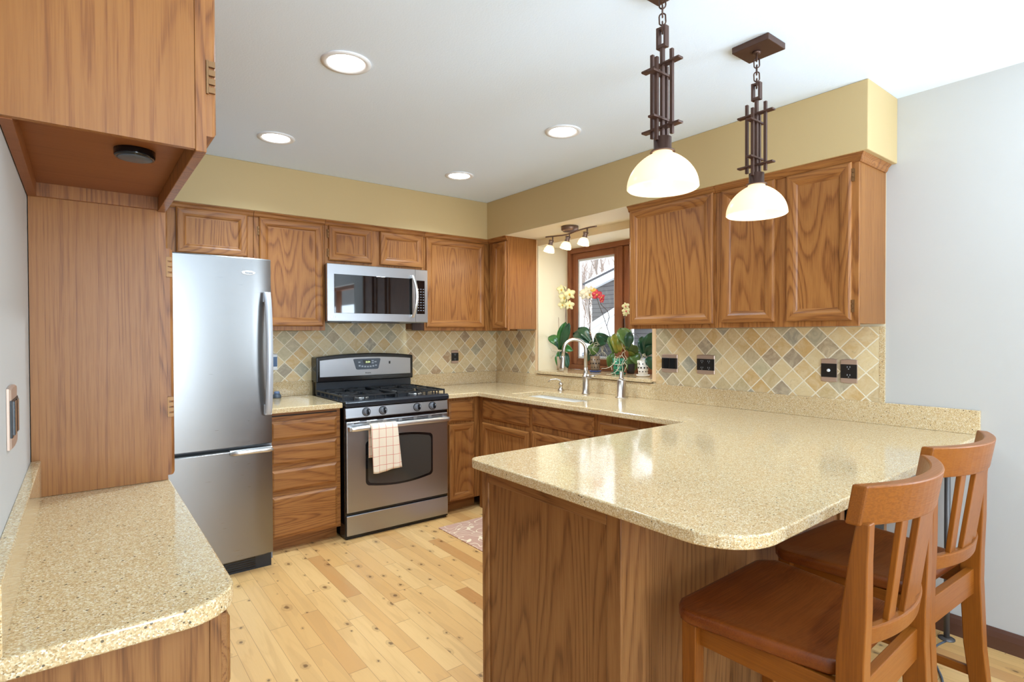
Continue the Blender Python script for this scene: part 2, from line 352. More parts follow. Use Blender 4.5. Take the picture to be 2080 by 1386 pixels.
# mapping of cabinet faces: plane 'back' faces -y, 'side' faces -x, 'left' faces +x
def mp(kind, f):
    if kind == 'back': return lambda u, v, w_: (u, f-w_, v)
    if kind == 'side': return lambda u, v, w_: (f-w_, u, v)
    if kind == 'left': return lambda u, v, w_: (f+w_, u, v)
def hax(kind): return 0 if kind == 'back' else 1
PROF = [(0, 0), (0, .011), (.003, .016), (.009, .019), (.020, .0195), (.036, .018), (.046, .014), (.052, .008), (.056, .0075)]
DPROF = [(0, 0), (0, .010), (.006, .0125), (.014, .018), (.018, .019)]
def panel(mb, kind, f, u0, u1, v0, v1, prof, wood, flat_h=False):
    M_ = mp(kind, f); h = wood[hax(kind)]; vz = wood[2]
    loops = []
    for d, w_ in prof:
        loops.append([mb.bm.verts.new(M_(*p)) for p in ((u0+d, v0+d, w_), (u1-d, v0+d, w_), (u1-d, v1-d, w_), (u0+d, v1-d, w_))])
    for a, b in zip(loops, loops[1:]):
        for i in range(4): mb.face([a[i], a[(i+1) % 4], b[(i+1) % 4], b[i]], h if (i % 2 == 0 or flat_h) else vz)
    mb.face(loops[-1], h if flat_h else vz); mb.face(loops[0][::-1], vz)
def door(parent, kind, f, u0, u1, v0, v1, wood=None, hinge=None, name='door', hz=None):
    wood = wood or OAK; u0, u1 = min(u0, u1), max(u0, u1)
    fl = MB(); panel(fl, kind, f, u0, u1, v0, v1, PROF[:-1] + [(.058, .0070)], wood); o = fl.build(name, parent)
    if hinge is not None:
        uh = u0 if hinge < 0 else u1; M_ = mp(kind, f)
        for zz in (hz or (v0+.07, v1-.07)):
            b = MB()
            for k in range(3): b.box(M_(uh-.0055*(1 if hinge > 0 else -1)*0, zz-.028+k*.019, .003), M_(uh+.006*(1 if hinge > 0 else -1), zz-.028+k*.019+.016, .013), brass)
            b.box(M_(uh, zz-.028, .002), M_(uh+.010*(1 if hinge > 0 else -1), zz+.027, .004), brass)
            sub(b, 'hinge', o)
    return o
def drawer(parent, kind, f, u0, u1, v0, v1, wood=None, name='drawer'):
    b = MB(); panel(b, kind, f, min(u0, u1), max(u0, u1), v0, v1, DPROF, wood or OAK, True); return b.build(name, parent)
def bxk(mb, kind, f, u0, u1, v0, v1, w0, w1, m): M_ = mp(kind, f); mb.box(M_(u0, v0, w0), M_(u1, v1, w1), m)

# ------------------------------------------------------------------ the room
YF = -8.1
b = MB(); b.box((-W-.1, YF-.1, F-.1), (.6, .15, F), floor_m); struct(b.build('floor'))
b = MB(); b.box((-W-.1, YF-.1, H), (.15, .12, H+.1), ceil_m); struct(b.build('ceiling'))
b = MB(); b.box((-W-.1, 0, F), (.12, .12, H), khaki); struct(b.build('wall_back'))
b = MB()
for (y0, y1, z0, z1) in ((YF, -6.1, F, H), (-6.1, -4.6, F, .9), (-6.1, -4.6, 2.15, H), (-4.6, 0, F, H)): b.box((-W-.12, y0, z0), (-W, y1, z1), white_wall)
struct(b.build('wall_left'))
B0, B1 = -.575, -1.742      # garden-bay opening in the right wall
BX = .37; SZ = 1.045; BT = 2.065
b = MB()
b.box((0, B0, F), (.12, .0, H), cream); b.box((0, B1, F), (.12, B0, SZ-.03), cream); b.box((0, B1, BT), (.12, B0, H), cream)
b.box((0, -3.074, F), (.12, B1, H), cream)
b.box((.0, -4.1, F), (.12, -3.074, H), white_wall); b.box((.0, -5.8, F), (.12, -4.1, .95), white_wall); b.box((.0, -5.8, 2.05), (.12, -4.1, H), white_wall); b.box((.0, YF, F), (.12, -5.8, H), white_wall)
# bay cheeks, head and base
b.box((.12, B0, SZ-.05), (BX+.05, B0+.06, BT+.06), cream); b.box((.12, B1-.06, SZ-.05), (BX+.05, B1, BT+.06), cream)
b.box((.12, B1, BT), (BX+.05, B0, BT+.06), cream); b.box((.12, B1, SZ-.08), (BX+.05, B0, SZ-.03), cream)
struct(b.build('wall_right'))
b = MB(); b.box((-W, YF-.12, F), (-2.98, YF, H), white_wall); b.box((-1.72, YF-.12, F), (0, YF, H), white_wall); b.box((-2.98, YF-.12, 2.35), (-1.72, YF, H), white_wall); b.box((-2.98, YF-.12, F), (-1.72, YF, F+.25), white_wall)
struct(b.build('wall_front'))
# soffits (bulkheads) over the cabinets
b = MB(); b.box((-W, -.338, T), (0, 0, H), khaki); b.box((-.338, -3.118, T), (0, -.338, H), khaki); struct(b.build('trim_1', bevel=.004))
b = MB(); b.box((-.337, -1.80, T-.002), (0, -.58, T), cream); struct(b.build('trim_2'))
b = MB(); b.box((-.012, -1.772, 1.03), (.004, B1, 2.0), tan_edge); b.box((-.012, B0, 1.016), (.004, B0+.022, T-.002), tan_edge); struct(b.build('trim_3'))
# baseboard
b = MB(); b.prism([(0, F), (-.016, F), (-.016, F+.05), (-.011, F+.072), (-.004, F+.085), (0, F+.085)], 1, -4.3, -3.12, dark_base); struct(b.build('baseboard_right'))

# windows of the room behind the camera, frames only plus glass
def window(name, kind, f, u0, u1, v0, v1, n, mats, fr=.05, d0=-.08, d1=.0):
    t = bpy.data.objects.new(name, None); C.objects.link(t); t['kind'] = 'structure'
    b = MB(); M_ = mp(kind, f)
    for a0, a1, c0, c1 in ((u0, u1, v0, v0+fr), (u0, u1, v1-fr, v1), (u0, u0+fr, v0+fr, v1-fr), (u1-fr, u1, v0+fr, v1-fr)): b.box(M_(a0, c0, d0), M_(a1, c1, d1), mats)
    for k in range(1, n): uu = u0+(u1-u0)*k/n; b.box(M_(uu-fr/2, v0+fr, d0), M_(uu+fr/2, v1-fr, d1), mats)
    b.build('window_frame', t)
    g = MB(); g.box(M_(u0+fr/2, v0+fr/2, (d0+d1)/2-.003), M_(u1-fr/2, v1-fr/2, (d0+d1)/2+.003), glass); g.build('pane', t)
    return t
window('window_2', 'side', .06, -5.8, -4.1, .95, 2.05, 2, CAS[2])
window('window_3', 'left', -W-.06, -6.1, -4.6, .9, 2.15, 2, vinyl)  # unseen window, placed for the fill lamp of the left wall
window('window_4', 'left', 0, 0, 0.001, 0, 0.001, 1, vinyl) if False else None
t = bpy.data.objects.new('window_4', None); C.objects.link(t); t['kind'] = 'structure'
b = MB()
for x0, x1, z0, z1 in ((-2.98, -1.72, F+.25, F+.31), (-2.98, -1.72, 2.29, 2.35), (-2.98, -2.92, F+.31, 2.29), (-1.78, -1.72, F+.31, 2.29)): b.box((x0, YF-.1, z0), (x1, YF-.03, z1), vinyl)
b.build('window_frame', t); g = MB(); g.box((-2.95, YF-.07, F+.28), (-1.75, YF-.064, 2.32), glass); g.build('pane', t)

# window_1: cedar casement unit in the bay, glazing plane x = BX
t = bpy.data.objects.new('window_1', None); C.objects.link(t); t['kind'] = 'structure'
b = MB(); y0, y1 = B1, B0; z0, z1 = SZ, BT
def fr(mb, y0, y1, z0, z1, w_, x0, x1, mm):
    mb.box((x0, y0, z0), (x1, y0+w_, z1), mm[2]); mb.box((x0, y1-w_, z0), (x1, y1, z1), mm[2]); mb.box((x0, y0+w_, z0), (x1, y1-w_, z0+w_), mm[1]); mb.box((x0, y0+w_, z1-w_), (x1, y1-w_, z1), mm[1])
fr(b, y0, y1, z0, z1, .040, BX-.035, BX+.05, CAS)
ym = (y0+y1)/2
b.box((BX-.03, ym-.022, z0+.04), (BX+.05, ym+.022, z1-.04), CAS[2]); b.build('window_frame', t, bevel=.003)
for k, (a, c) in enumerate(((ym+.022, y1-.040), (y0+.040, ym-.022))):
    s1 = MB(); fr(s1, a, c, z0+.04, z1-.04, .052, BX-.012, BX+.035, CAS); s1 = s1.build('sash', t, bevel=.004)
    q = MB(); fr(q, a+.052, c-.052, z0+.092, z1-.092, .016, BX+.004, BX+.03, [vinyl]*3); sub(q, 'glazing_bead', s1)
    q = MB(); q.box((BX+.012, a+.06, z0+.1), (BX+.018, c-.06, z1-.1), glass); sub(q, 'pane', s1)
    q = MB(); q.box((BX-.02, (a if k == 0 else c)-.006, 1.36), (BX-.01, (a if k == 0 else c)+.006, 1.46), bronze); sub(q, 'sash_lock', s1)

# ------------------------------------------------------------------ backsplash tiles
b = MB(); b.box((-2.12, -.010, 1.016), (0, -.0003, 1.371), tile_x); b.box((-1.655, -.010, 1.371), (-.91, -.0003, 1.46), tile_x); tag(b.build('tile_backsplash'), 'diamond set tan and grey slate tile backsplash behind the gas range', 'backsplash')
b = MB(); b.box((-.010, B0+.022, 1.016), (0, -.010, 1.372), tile_y); tag(b.build('tile_backsplash'), 'narrow strip of diamond slate tile between room corner and bay window', 'backsplash')
b = MB(); b.box((-.010, -3.052, 1.016), (0, -1.772, 1.372), tile_y); b.box((-.011, -3.074, 1.016), (0, -3.052, 1.372), quartz); tag(b.build('tile_backsplash'), 'diamond slate tile backsplash with four outlets right of bay window', 'backsplash')

# ------------------------------------------------------------------ countertops
def rounded(pts, rad, seg=8):
    out = []; n = len(pts)
    for i, p in enumerate(pts):
        r = rad.get(i, 0)
        if not r: out.append(p); continue
        P = Vector(p); a = (Vector(pts[i-1])-P).normalized(); c = (Vector(pts[(i+1) % n])-P).normalized(); ang = a.angle(c); d = r/math.tan(ang/2); cc = P+(a+c).normalized()*(r/sin(ang/2))
        s_, e_ = P+a*d - cc, P+c*d - cc; a0 = math.atan2(s_.y, s_.x); a1 = math.atan2(e_.y, e_.x); da = (a1-a0+pi) % (2*pi)-pi
        for k in range(seg+1): out.append((cc.x+r*cos(a0+da*k/seg), cc.y+r*sin(a0+da*k/seg)))
    return out
def slab(name, outline, holes, z0, z1, mat, extra=(), bev=.005):
    bm = bmesh.new(); es = []
    for lp in [outline]+holes:
        vs = [bm.verts.new((p[0], p[1], z1)) for p in lp]; es += [bm.edges.new((vs[i], vs[(i+1) % len(vs)])) for i in range(len(vs))]
    r = bmesh.ops.triangle_fill(bm, use_beauty=True, use_dissolve=False, edges=es)
    fs = [g for g in r['geom'] if isinstance(g, bmesh.types.BMFace)]
    ex = bmesh.ops.extrude_face_region(bm, geom=fs); bmesh.ops.translate(bm, vec=(0, 0, z0-z1), verts=[v for v in ex['geom'] if isinstance(v, bmesh.types.BMVert)])
    bmesh.ops.recalc_face_normals(bm, faces=bm.faces[:]); bmesh.ops.dissolve_limit(bm, angle_limit=radians(1), verts=bm.verts[:], edges=bm.edges[:])
    mb = MB(); mb.bm = bm; mb.mi(mat)
    for a, c in extra: mb.box(a, c, mat)
    for f_ in bm.faces: f_.material_index = 0
    return mb.build(name, bevel=bev, seg=3)
P0 = -2.442
outl = [(0, 0), (-.902, 0), (-.902, -.648), (-.648, -.648), (-.648, P0), (-1.912, P0), (-1.925, -3.462), (0, -3.424)]
hole = rounded([(-.225, -.885), (-.225, -1.545), (-.525, -1.545), (-.525, -.885)], {0: .03, 1: .03, 2: .03, 3: .03}, 4)
ct = slab('countertop', rounded(outl, {5: .035, 6: .14}), [hole], CT-.032, CT, quartz)
tag(ct, 'long speckled tan quartz countertop running under bay window into the peninsula bar', 'countertop')
b = MB(ct.location); b.box((-.902, -.020, CT), (0, 0, 1.016), quartz); b.box((-.020, -3.424, CT), (0, -.020, 1.016), quartz); b.build('upstand', ct, bevel=.002)
ct2 = slab('countertop', [(-2.10, 0), (-2.10, -.648), (-1.672, -.648), (-1.672, 0)], [], CT-.032, CT, quartz)
tag(ct2, 'short quartz countertop between refrigerator and gas range', 'countertop')
b = MB(); b.box((-2.10, -.020, CT), (-1.672, 0, 1.016), quartz); b.build('upstand', ct2, bevel=.002)
ct3 = slab('countertop', rounded([(-W, -1.2), (-W, -3.065), (-2.762, -3.065), (-2.762, -1.2)], {2: .085}, 10), [], CT-.032, CT, quartz)
tag(ct3, 'rounded quartz counter in left foreground against the white wall', 'countertop')
b = MB(); b.box((-W, -3.60 if False else -3.062, CT), (-W+.021, -2.133, 1.012), quartz); b.build('upstand', ct3, bevel=.002)
# granite ledge of the bay
b = MB(); b.prism([(-.034, B1-.002), (-.0115, B1-.002), (0, B1+.001), (BX-.036, B1+.001), (BX-.036, B0-.001), (-.034, B0-.001)], 2, SZ-.024, SZ, quartz)
tag(b.build('window_sill_shelf', bevel=.003), 'quartz shelf filling the bay window ledge beneath the orchids', 'window sill')

# ------------------------------------------------------------------ sink, faucet, dispensers
t = thing('sink', 'white undermount porcelain sink set in counter under bay window', 'sink', (-.375, -1.215, CT-.032))
zi = CT-.033
r0 = rounded([(-.215, -.875), (-.215, -1.555), (-.535, -1.555), (-.535, -.875)], {0: .04, 1: .04, 2: .04, 3: .04}, 5)
def inset(lp, d):
    cx, cy = -.375, -1.215; return [(cx+(x-cx)*(1-d/.16), cy+(y-cy)*(1-d/.34)) for x, y in lp]
b = MB(); rings = [[(x, y, z) for x, y in lp] for lp, z in ((inset(r0, -.012), zi), (inset(r0, -.012), zi-.2), (inset(r0, .02), zi-.215), (inset(r0, .02), zi-.2), (inset(r0, .004), zi-.19), (r0, zi))]
b.loft(rings, porcelain, cap=False, closed=False)
b.face([v for v in b.bm.verts[2*len(r0):3*len(r0)]] if False else [b.bm.verts.new((x, y, zi-.2)) for x, y in inset(r0, .02)], porcelain)
b.build('basin', t); b = MB(); b.lathe((-.375, -1.215, zi-.199), [(.045, 0), (.045, .003), (.03, .004), (.012, .001)], nickel); b.build('drain', t)

fx, fy = -.13, -1.252
t = thing('kitchen_faucet', 'brushed nickel gooseneck pull-down faucet behind the sink', 'faucet', (fx, fy, CT))
b = MB(); b.lathe((fx, fy, CT), [(.030, 0), (.030, .006), (.024, .012), (.0225, .10), (.026, .12), (.026, .130), (.020, .135), (.0155, .16), (.0145, .19)], nickel); b.build('body', t)
b = MB(); pts = [(fx, fy, CT+.17)] + [(fx-.065+.065*cos(a), fy+.045-.045*cos(a), CT+.315+.075*sin(a)) for a in [pi*k/14 for k in range(0, 15)]] + [(fx-.133, fy+.093, CT+.26)]
b.tube(pts, .0125, nickel, 14); b.build('spout', t)
b = MB(); q = Vector((fx-.133, fy+.093, CT+.27)); b.lathe(q, [(.013, 0), (.015, .008), (.016, .03), (.021, .075), (.023, .098), (.019, .10)], nickel, axis=(-.06, .04, -1)); b.build('spray_head', t)
b = MB(); b.tube([(fx, fy, CT+.125), (fx-.005, fy-.05, CT+.128)], .017, nickel, 12); b.tube([(fx-.005, fy-.05, CT+.128), (fx+.012, fy-.078, CT+.134)], [.010, .006], nickel, 8); b.build('handle', t)
t = thing('soap_dispenser', 'small nickel soap pump with curved spout left of faucet', 'soap dispenser', (-.10, -.96, CT))
b = MB(); b.lathe((-.10, -.96, CT), [(.026, 0), (.024, .006), (.014, .02), (.012, .035), (.018, .045), (.016, .058), (.006, .062)], nickel); b.build('body', t)
b = MB(); b.tube([(-.10, -.96, CT+.055), (-.105, -.955, CT+.078), (-.125, -.94, CT+.088), (-.16, -.915, CT+.084), (-.178, -.903, CT+.066)], [.006, .006, .006, .005, .004], nickel, 8); b.build('spout', t)
t = thing('water_dispenser', 'brushed steel cylinder with narrow neck on counter right of faucet', 'dispenser', (-.10, -1.556, CT))
b = MB(); b.lathe((-.10, -1.556, CT), [(.042, 0), (.042, .004), (.029, .008), (.029, .115), (.027, .120), (.018, .124)], nickel, 28); b.build('body', t)
b = MB(); b.lathe((-.10, -1.556, CT+.122), [(.017, 0), (.017, .012), (.0145, .014), (.0145, .048), (.012, .052)], nickel, 24); b.build('neck', t)

# ------------------------------------------------------------------ upper cabinets
def upper(name, label, kind, u0, u1, v0, v1, depth=.305, crown=True, wood=None, ends=(), side=None):
    wood = wood or OAK; c = ((u0+u1)/2, -depth/2, v0) if kind == 'back' else (-depth/2, (u0+u1)/2, v0)
    t = thing(name, label, 'cabinet', c)
    b = MB(); bxk(b, kind, 0, u0, u1, v0+.012, v1, .0 if kind == 'back' else .0, depth-.019, side or wood[2])
    o = b.build('body', t); b = MB()
    bxk(b, kind, 0, u0, u1, v0, v1, depth-.0188, depth, wood[2]); b.build('face_frame', t, bevel=.0015)
    if crown:
        M_ = mp(kind, 0); b = MB()
        pr = [(depth-.002, v1-.034), (depth+.006, v1-.034), (depth+.012, v1-.026), (depth+.016, v1-.014), (depth+.026, v1-.004), (depth+.026, v1), (depth-.002, v1)]
        A = [M_(u0, z, d) for d, z in pr]; Bq = [M_(u1+(0 if not ends else 0), z, d) for d, z in pr]
        if ends:       # mitred return on the far end
            e = -1; A = [M_(u0-(d-depth), z, d) for d, z in pr]; R3 = [M_(u0-(d-depth), z, .012) for d, z in pr]
            b.loft([Bq, A, R3], wood[hax(kind)], True, False)
        else: b.loft([A, Bq], wood[hax(kind)], True, False)
        b.build('crown_moulding', t)
    return t
FB = -.305; FR = -.305
t = upper('wall_cabinet', 'oak cabinet above the refrigerator, top edge at soffit', 'back', -W+.0, -2.108, 1.80, T)
door(t, 'back', FB, -2.527, -2.143, 1.825, 2.092); door(t, 'back', FB, -2.95, -2.57, 1.825, 2.092)
t = upper('wall_cabinet', 'tall oak cabinet with wavy grain between refrigerator and microwave', 'back', -2.106, -1.660, 1.372, T)
door(t, 'back', FB, -2.076, -1.675, 1.400, 2.085, hinge=-1, hz=(1.47, 2.0))
t = upper('wall_cabinet', 'short two door oak cabinet above the microwave', 'back', -1.658, -.905, 1.822, T)
door(t, 'back', FB, -1.636, -1.325, 1.848, 2.087, hinge=-1, hz=(1.90, 2.03)); door(t, 'back', FB, -1.263, -.920, 1.845, 2.085)
t = upper('wall_cabinet', 'single door oak cabinet right of microwave with bright glare on door', 'back', -.903, -.0, 1.372, T)
door(t, 'back', FB, -.890, -.352, 1.398, 2.082)
t = upper('wall_cabinet', 'narrow oak cabinet in corner with broad side facing bay window', 'side', -.572, -.3265, 1.372, T, side=soft_oak)
door(t, 'side', FR, -.385, -.562, 1.392, 2.078)
t = upper('wall_cabinet', 'wide single door oak cabinet just right of bay window', 'side', -2.388, -1.800, 1.372, T)
door(t, 'side', FR, -2.376, -1.815, 1.394, 2.090)
t = upper('wall_cabinet', 'two door oak cabinet beside white wall behind the nearer pendant', 'side', -3.072, -2.390, 1.372, T, ends=(1,), side=plain_oak)
door(t, 'side', FR, -2.707, -2.425, 1.398, 2.086); door(t, 'side', FR, -3.046, -2.764, 1.398, 2.086, hinge=-1, hz=(1.46, 2.03))

# ------------------------------------------------------------------ base cabinets
def base(name, label, kind, u0, u1, wood=None, depth=.600, toe=.075, v1=CT-.033, rails=False):
    wood = wood or OAK; c = ((u0+u1)/2, -depth/2, F) if kind == 'back' else (-depth/2, (u0+u1)/2, F)
    t = thing(name, label, 'cabinet', c)
    b = MB(); bxk(b, kind, 0, u0, u1, F+.085, v1, .022, depth-.019, wood[2]); b.build('body', t)
    b = MB(); bxk(b, kind, 0, u0, u1, F+.085, v1, depth-.0188, depth, wood[hax(kind)] if rails else wood[2]); b.build('face_frame', t, bevel=.0015)
    b = MB(); bxk(b, kind, 0, u0, u1, F, F+.085, .022, depth-toe, wood[hax(kind)]); b.build('toe_kick', t)
    return t
t = base('base_cabinet', 'oak base cabinet with four drawers and pull-out board beside refrigerator', 'back', -2.105, -1.672, rails=True)
b = MB(); b.box((-2.088, -.604, .836), (-1.70, -.560, .858), OAK[0]); b.box((-2.094, -.609, .858), (-1.696, -.590, .864), hole_m); b.build('pull_out_board', t)  # dark strip stands in for the shaded slot above the board
for v0, v1 in ((.717, .829), (.568, .690), (.412, .540), (.136, .384)): drawer(t, 'back', -.600, -2.092, -1.698, v0, v1)
t = base('base_cabinet', 'oak base cabinet with one drawer and tall door right of range', 'back', -.888, -.602)
drawer(t, 'back', -.600, -.876, -.660, .706, .858); door(t, 'back', -.600, -.876, -.656, .132, .690)
b = MB(); b.box((-.6015, -.6405, F), (-.58, -.600, CT-.033), OAK[2]); b.build('corner_filler', t)
t = base('base_cabinet', 'oak base cabinet with drawer nearest the corner under bay window', 'side', -1.213, -.642, v1=CT-.26)
bb = MB(); bxk(bb, 'side', 0, -1.213, -.642, CT-.26, CT-.033, .581, .600, OAK[2]); bb.build('top_rail', t)
drawer(t, 'side', -.600, -1.197, -.657, .722, .856); door(t, 'side', -.600, -1.197, -.657, .132, .688)
t = base('sink_cabinet', 'oak sink cabinet with wide false drawer front below the sink', 'side', -1.812, -1.2135, v1=CT-.26)
bb = MB(); bxk(bb, 'side', 0, -1.812, -1.2135, CT-.26, CT-.033, .581, .600, OAK[2]); bb.build('top_rail', t)
drawer(t, 'side', -.600, -1.792, -1.229, .742, .858); door(t, 'side', -.600, -1.792, -1.229, .132, .700)
t = base('base_cabinet', 'oak cabinet with full height doors next to the peninsula', 'side', -2.46, -1.8125)
door(t, 'side', -.600, -2.128, -1.839, .132, .836); door(t, 'side', -.600, -2.44, -2.150, .132, .836)
# peninsula
t = thing('peninsula_cabinet', 'dark grained oak peninsula base with panelled end below the bar top', 'cabinet', (-1.0, -2.78, F))
EX = -1.868; PB = -3.09; PT = CT-.033
b = MB(); b.box((EX+.012, PB+.008, F), (-.63, P0-.035, PT), SHADE_OAK[2]); b.box((-.6, PB+.008, F), (-.02, -2.47, PT), SHADE_OAK[2]); b.build('body', t)
b = MB(); b.box((EX+.008, PB, F), (-.545, PB+.008, PT), SHADE_OAK[2]); b.build('back_panel', t)
b = MB(); b.box((EX, P0-.020, F), (EX+.045, P0-.036, PT), SHADE_OAK[2]); b.box((EX, PB-.002, F), (EX+.012, PB+.048, PT), SHADE_OAK[2]); b.box((EX, P0-.056, F), (EX+.012, P0-.036, PT), SHADE_OAK[2]); b.box((EX, PB+.048, PT-.050), (EX+.012, P0-.056, PT), SHADE_OAK[1]); b.build('end_frame', t, bevel=.003)
b = MB(); b.box((EX+.007, PB+.048, F), (EX+.0115, P0-.056, PT-.050), SHADE_OAK[2]); b.build('end_panel', t)
b = MB()
for x0, x1, d in ((-.560, -.528, .012), (-.518, -.508, .008), (-.10, -.06, .012)): b.box((x0, PB-d, F), (x1, PB+.002, PT), SHADE_OAK[2])
b.build('stile', t, bevel=.003)
t = thing('undercounter_appliance', 'black under-counter appliance at wall end of the peninsula behind stools', 'appliance', (-.30, PB, F))
b = MB(); b.box((-.500, PB-.018, F+.02), (-.11, PB-.001, PT-.02), glass_blk); b.build('door', t, bevel=.004)
b = MB(); b.tube([(-.165, PB-.05, .52), (-.165, PB-.05, .84)], .008, handle_m, 12); b.tube([(-.165, PB-.05, .54), (-.165, PB-.017, .54)], .006, handle_m); b.tube([(-.165, PB-.05, .82), (-.165, PB-.017, .82)], .006, handle_m); b.build('handle', t)

# ------------------------------------------------------------------ left hutch: pantry on the counter, overhead cabinet, base
XF = -2.768; PY = -2.133
t = thing('pantry_cabinet', 'tall oak pantry standing on the left counter with plain side panel', 'cabinet', (-2.92, -1.7, CT))
b = MB(); b.box((-W+.002, PY, CT+.001), (XF-.019, -1.22, H-.002), plain_oak); b.build('body', t)
b = MB(); b.box((XF-.0188, PY, CT+.001), (XF, -1.22, H-.002), OAK[2]); b.build('face_frame', t)
o = door(t, 'left', XF, PY+.012, -1.66, CT+.012, 1.60); door(t, 'left', XF, -1.65, -1.23, CT+.012, 1.60); 
for zz in (1.13, 1.545):
    b = MB(); M_ = mp('left', XF)
    for k in range(4): b.box(M_(PY+.004, zz-.03+k*.016, .004), M_(PY+.0115, zz-.03+k*.016+.011, .016), brass)
    b.box(M_(PY+.001, zz-.03, .0005), M_(PY+.011, zz+.029, .0045), brass); sub(b, 'hinge', o)
for u0, u1 in ((PY+.012, -1.66), (-1.65, -1.23)): door(t, 'left', XF, u0, u1, 1.745, 2.37)
OZ = 1.707; OY = -2.812
t = thing('overhead_cabinet', 'oak overhead cabinet in top left foreground with recessed underside', 'cabinet', (-2.92, -2.45, OZ))
b = MB(); b.box((-W+.002, OY, OZ), (XF-.020, OY+.014, H-.002), soft_oak); b.box((-W+.002, PY-.016, OZ), (XF-.020, PY-.001, H-.002), OAK[2]); b.box((-W+.002, OY+.014, OZ+.035), (XF-.020, PY-.016, OZ+.047), under_oak)
b.box((-W+.002, OY+.014, OZ-.002), (-W+.020, PY-.016, OZ+.035), under_oak); b.box((-W+.002, OY+.014, H-.02), (XF-.02, PY-.016, H-.002), OAK[1]); b.build('body', t)
b = MB(); b.box((XF-.0195, OY-.001, OZ-.004), (XF, PY-.001, H-.002), OAK[2]); b.build('face_frame', t, bevel=.0015)
d1 = door(t, 'left', XF, OY+.004, -2.462, OZ+.030, 2.37); d2 = door(t, 'left', XF, -2.448, PY-.012, OZ+.030, 2.37)
b = MB(); M_ = mp('left', XF)
for k in range(4): b.box(M_(OY-.003, 1.822+k*.017, .004), M_(OY+.004, 1.822+k*.017+.011, .016), brass)
b.box(M_(OY-.002, 1.820, .0005), M_(OY+.004, 1.886, .0045), brass); sub(b, 'hinge', d1)
t = thing('puck_light', 'round black puck light on underside of the overhead cabinet', 'light', (-2.872, -2.60, OZ+.026))
b = MB(); b.lathe((-2.872, -2.60, OZ+.018), [(.036, 0), (.038, .004), (.038, .0168)], black_gloss, 28); b.build('housing', t)
b = MB(); b.lathe((-2.872, -2.60, OZ+.0172), [(.006, -.0015), (.03, -.001), (.033, .001)], grey_plastic, 28); b.build('lens', t)
t = thing('base_cabinet', 'oak base cabinet under rounded counter in lower left corner', 'cabinet', (-2.92, -2.2, F))
b = MB(); b.box((-W+.002, -3.02, F), (-2.805, -1.22, CT-.033), SHADE_OAK[2]); b.build('body', t)
b = MB(); b.box((-2.8048, -3.022, F), (-2.787, -1.22, CT-.033), SHADE_OAK[2]); b.build('face_frame', t, bevel=.002)
drawer(t, 'left', -2.787, -3.008, -2.62, .73, .868, SHADE_OAK); door(t, 'left', -2.787, -3.008, -2.62, .13, .70, SHADE_OAK)
drawer(t, 'left', -2.787, -2.60, -2.20, .73, .868, SHADE_OAK); door(t, 'left', -2.787, -2.60, -2.20, .13, .70, SHADE_OAK)

# ------------------------------------------------------------------ switches and outlets
def plate(kind, f, uc, zc, w_, h_, label, cat, style, gangs=1):
    loc = {'back': (uc, f, zc), 'side': (f, uc, zc), 'left': (f, uc, zc)}[kind]
    t = thing('wall_outlet' if cat == 'outlet' else 'light_switch', label, cat, loc); M_ = mp(kind, f)
    b = MB(); n = 10; pts = []
    for k in range(n+1): u = -w_/2+w_*k/n; pts.append((u, h_/2-.0035*(2*u/w_)**2))
    for k in range(n+1): u = w_/2-w_*k/n; pts.append((u, -h_/2+.0035*(2*u/w_)**2))
    b.loft([[M_(uc+u*s_, zc+v*s_, d) for u, v in pts] for d, s_ in ((0.0005, 1), (.004, 1), (.007, .95))], rosebronze, True, False); b.build('cover_plate', t)
    b = MB(); b.box(M_(uc-w_/2*.985, zc-.034, .003), M_(uc+w_/2*.985, zc+.034, .0085), outlet_blk)
    b.build('insert', t, bevel=.001)
    b = MB(); pitch = .046
    for g in range(gangs):
        u = uc+(g-(gangs-1)/2)*pitch
        if style == 'outlet':
            for zz in (-.0195, .0195):
                for du in (-.006, .006): b.box(M_(u+du-.0012, zc+zz-.002, .0083), M_(u+du+.0012, zc+zz+.006, .0089), ltgrey)
                b.box(M_(u-.002, zc+zz-.010, .0083), M_(u+.002, zc+zz-.006, .0089), ltgrey)
            nm = 'socket'
        elif style == 'rocker': b.loft([[M_(u+a, zc+c, d) for a, c in ((-.016, -.031), (.016, -.031), (.016, .031), (-.016, .031))] for d in (.0083, .011)], glass_blk, True, False); nm = 'rocker'
        else: b.lathe(M_(u, zc, .0083), [(.008, 0), (.0075, .006), (.004, .008)], white_plastic, 16, axis=Vector(M_(0, 0, 1))-Vector(M_(0, 0, 0))); nm = 'dimmer_knob'
    b.build(nm, t); return t
plate('back', -.010, -.450, 1.152, .070, .115, 'single bronze outlet plate on tile right of range', 'outlet', 'outlet')
plate('side', -.010, -1.880, 1.154, .118, .118, 'double bronze rocker switch plate on tile beside bay window', 'switch', 'rocker', 2)
plate('side', -.010, -2.138, 1.156, .118, .118, 'double bronze outlet plate on tile, second right of bay window', 'outlet', 'outlet', 2)
plate('side', -.010, -2.832, 1.156, .074, .118, 'bronze dimmer plate with small white knob near wall end of tile', 'switch', 'knob')
plate('side', -.010, -2.923, 1.155, .074, .118, 'single bronze outlet plate nearest white wall, right of dimmer knob', 'outlet', 'outlet')
plate('left', -W, -2.648, 1.190, .12, .118, 'bronze rocker switch plate on white wall at left picture edge', 'switch', 'rocker', 2)
t = thing('wall_thermostat', 'white device with blue screen on tile half hidden by refrigerator handle', 'thermostat', (-1.93, -.01, 1.155))
b = MB(); b.box((-1.975, -.024, 1.100), (-1.893, -.0105, 1.212), white_plastic); b.build('casing', t, bevel=.006)
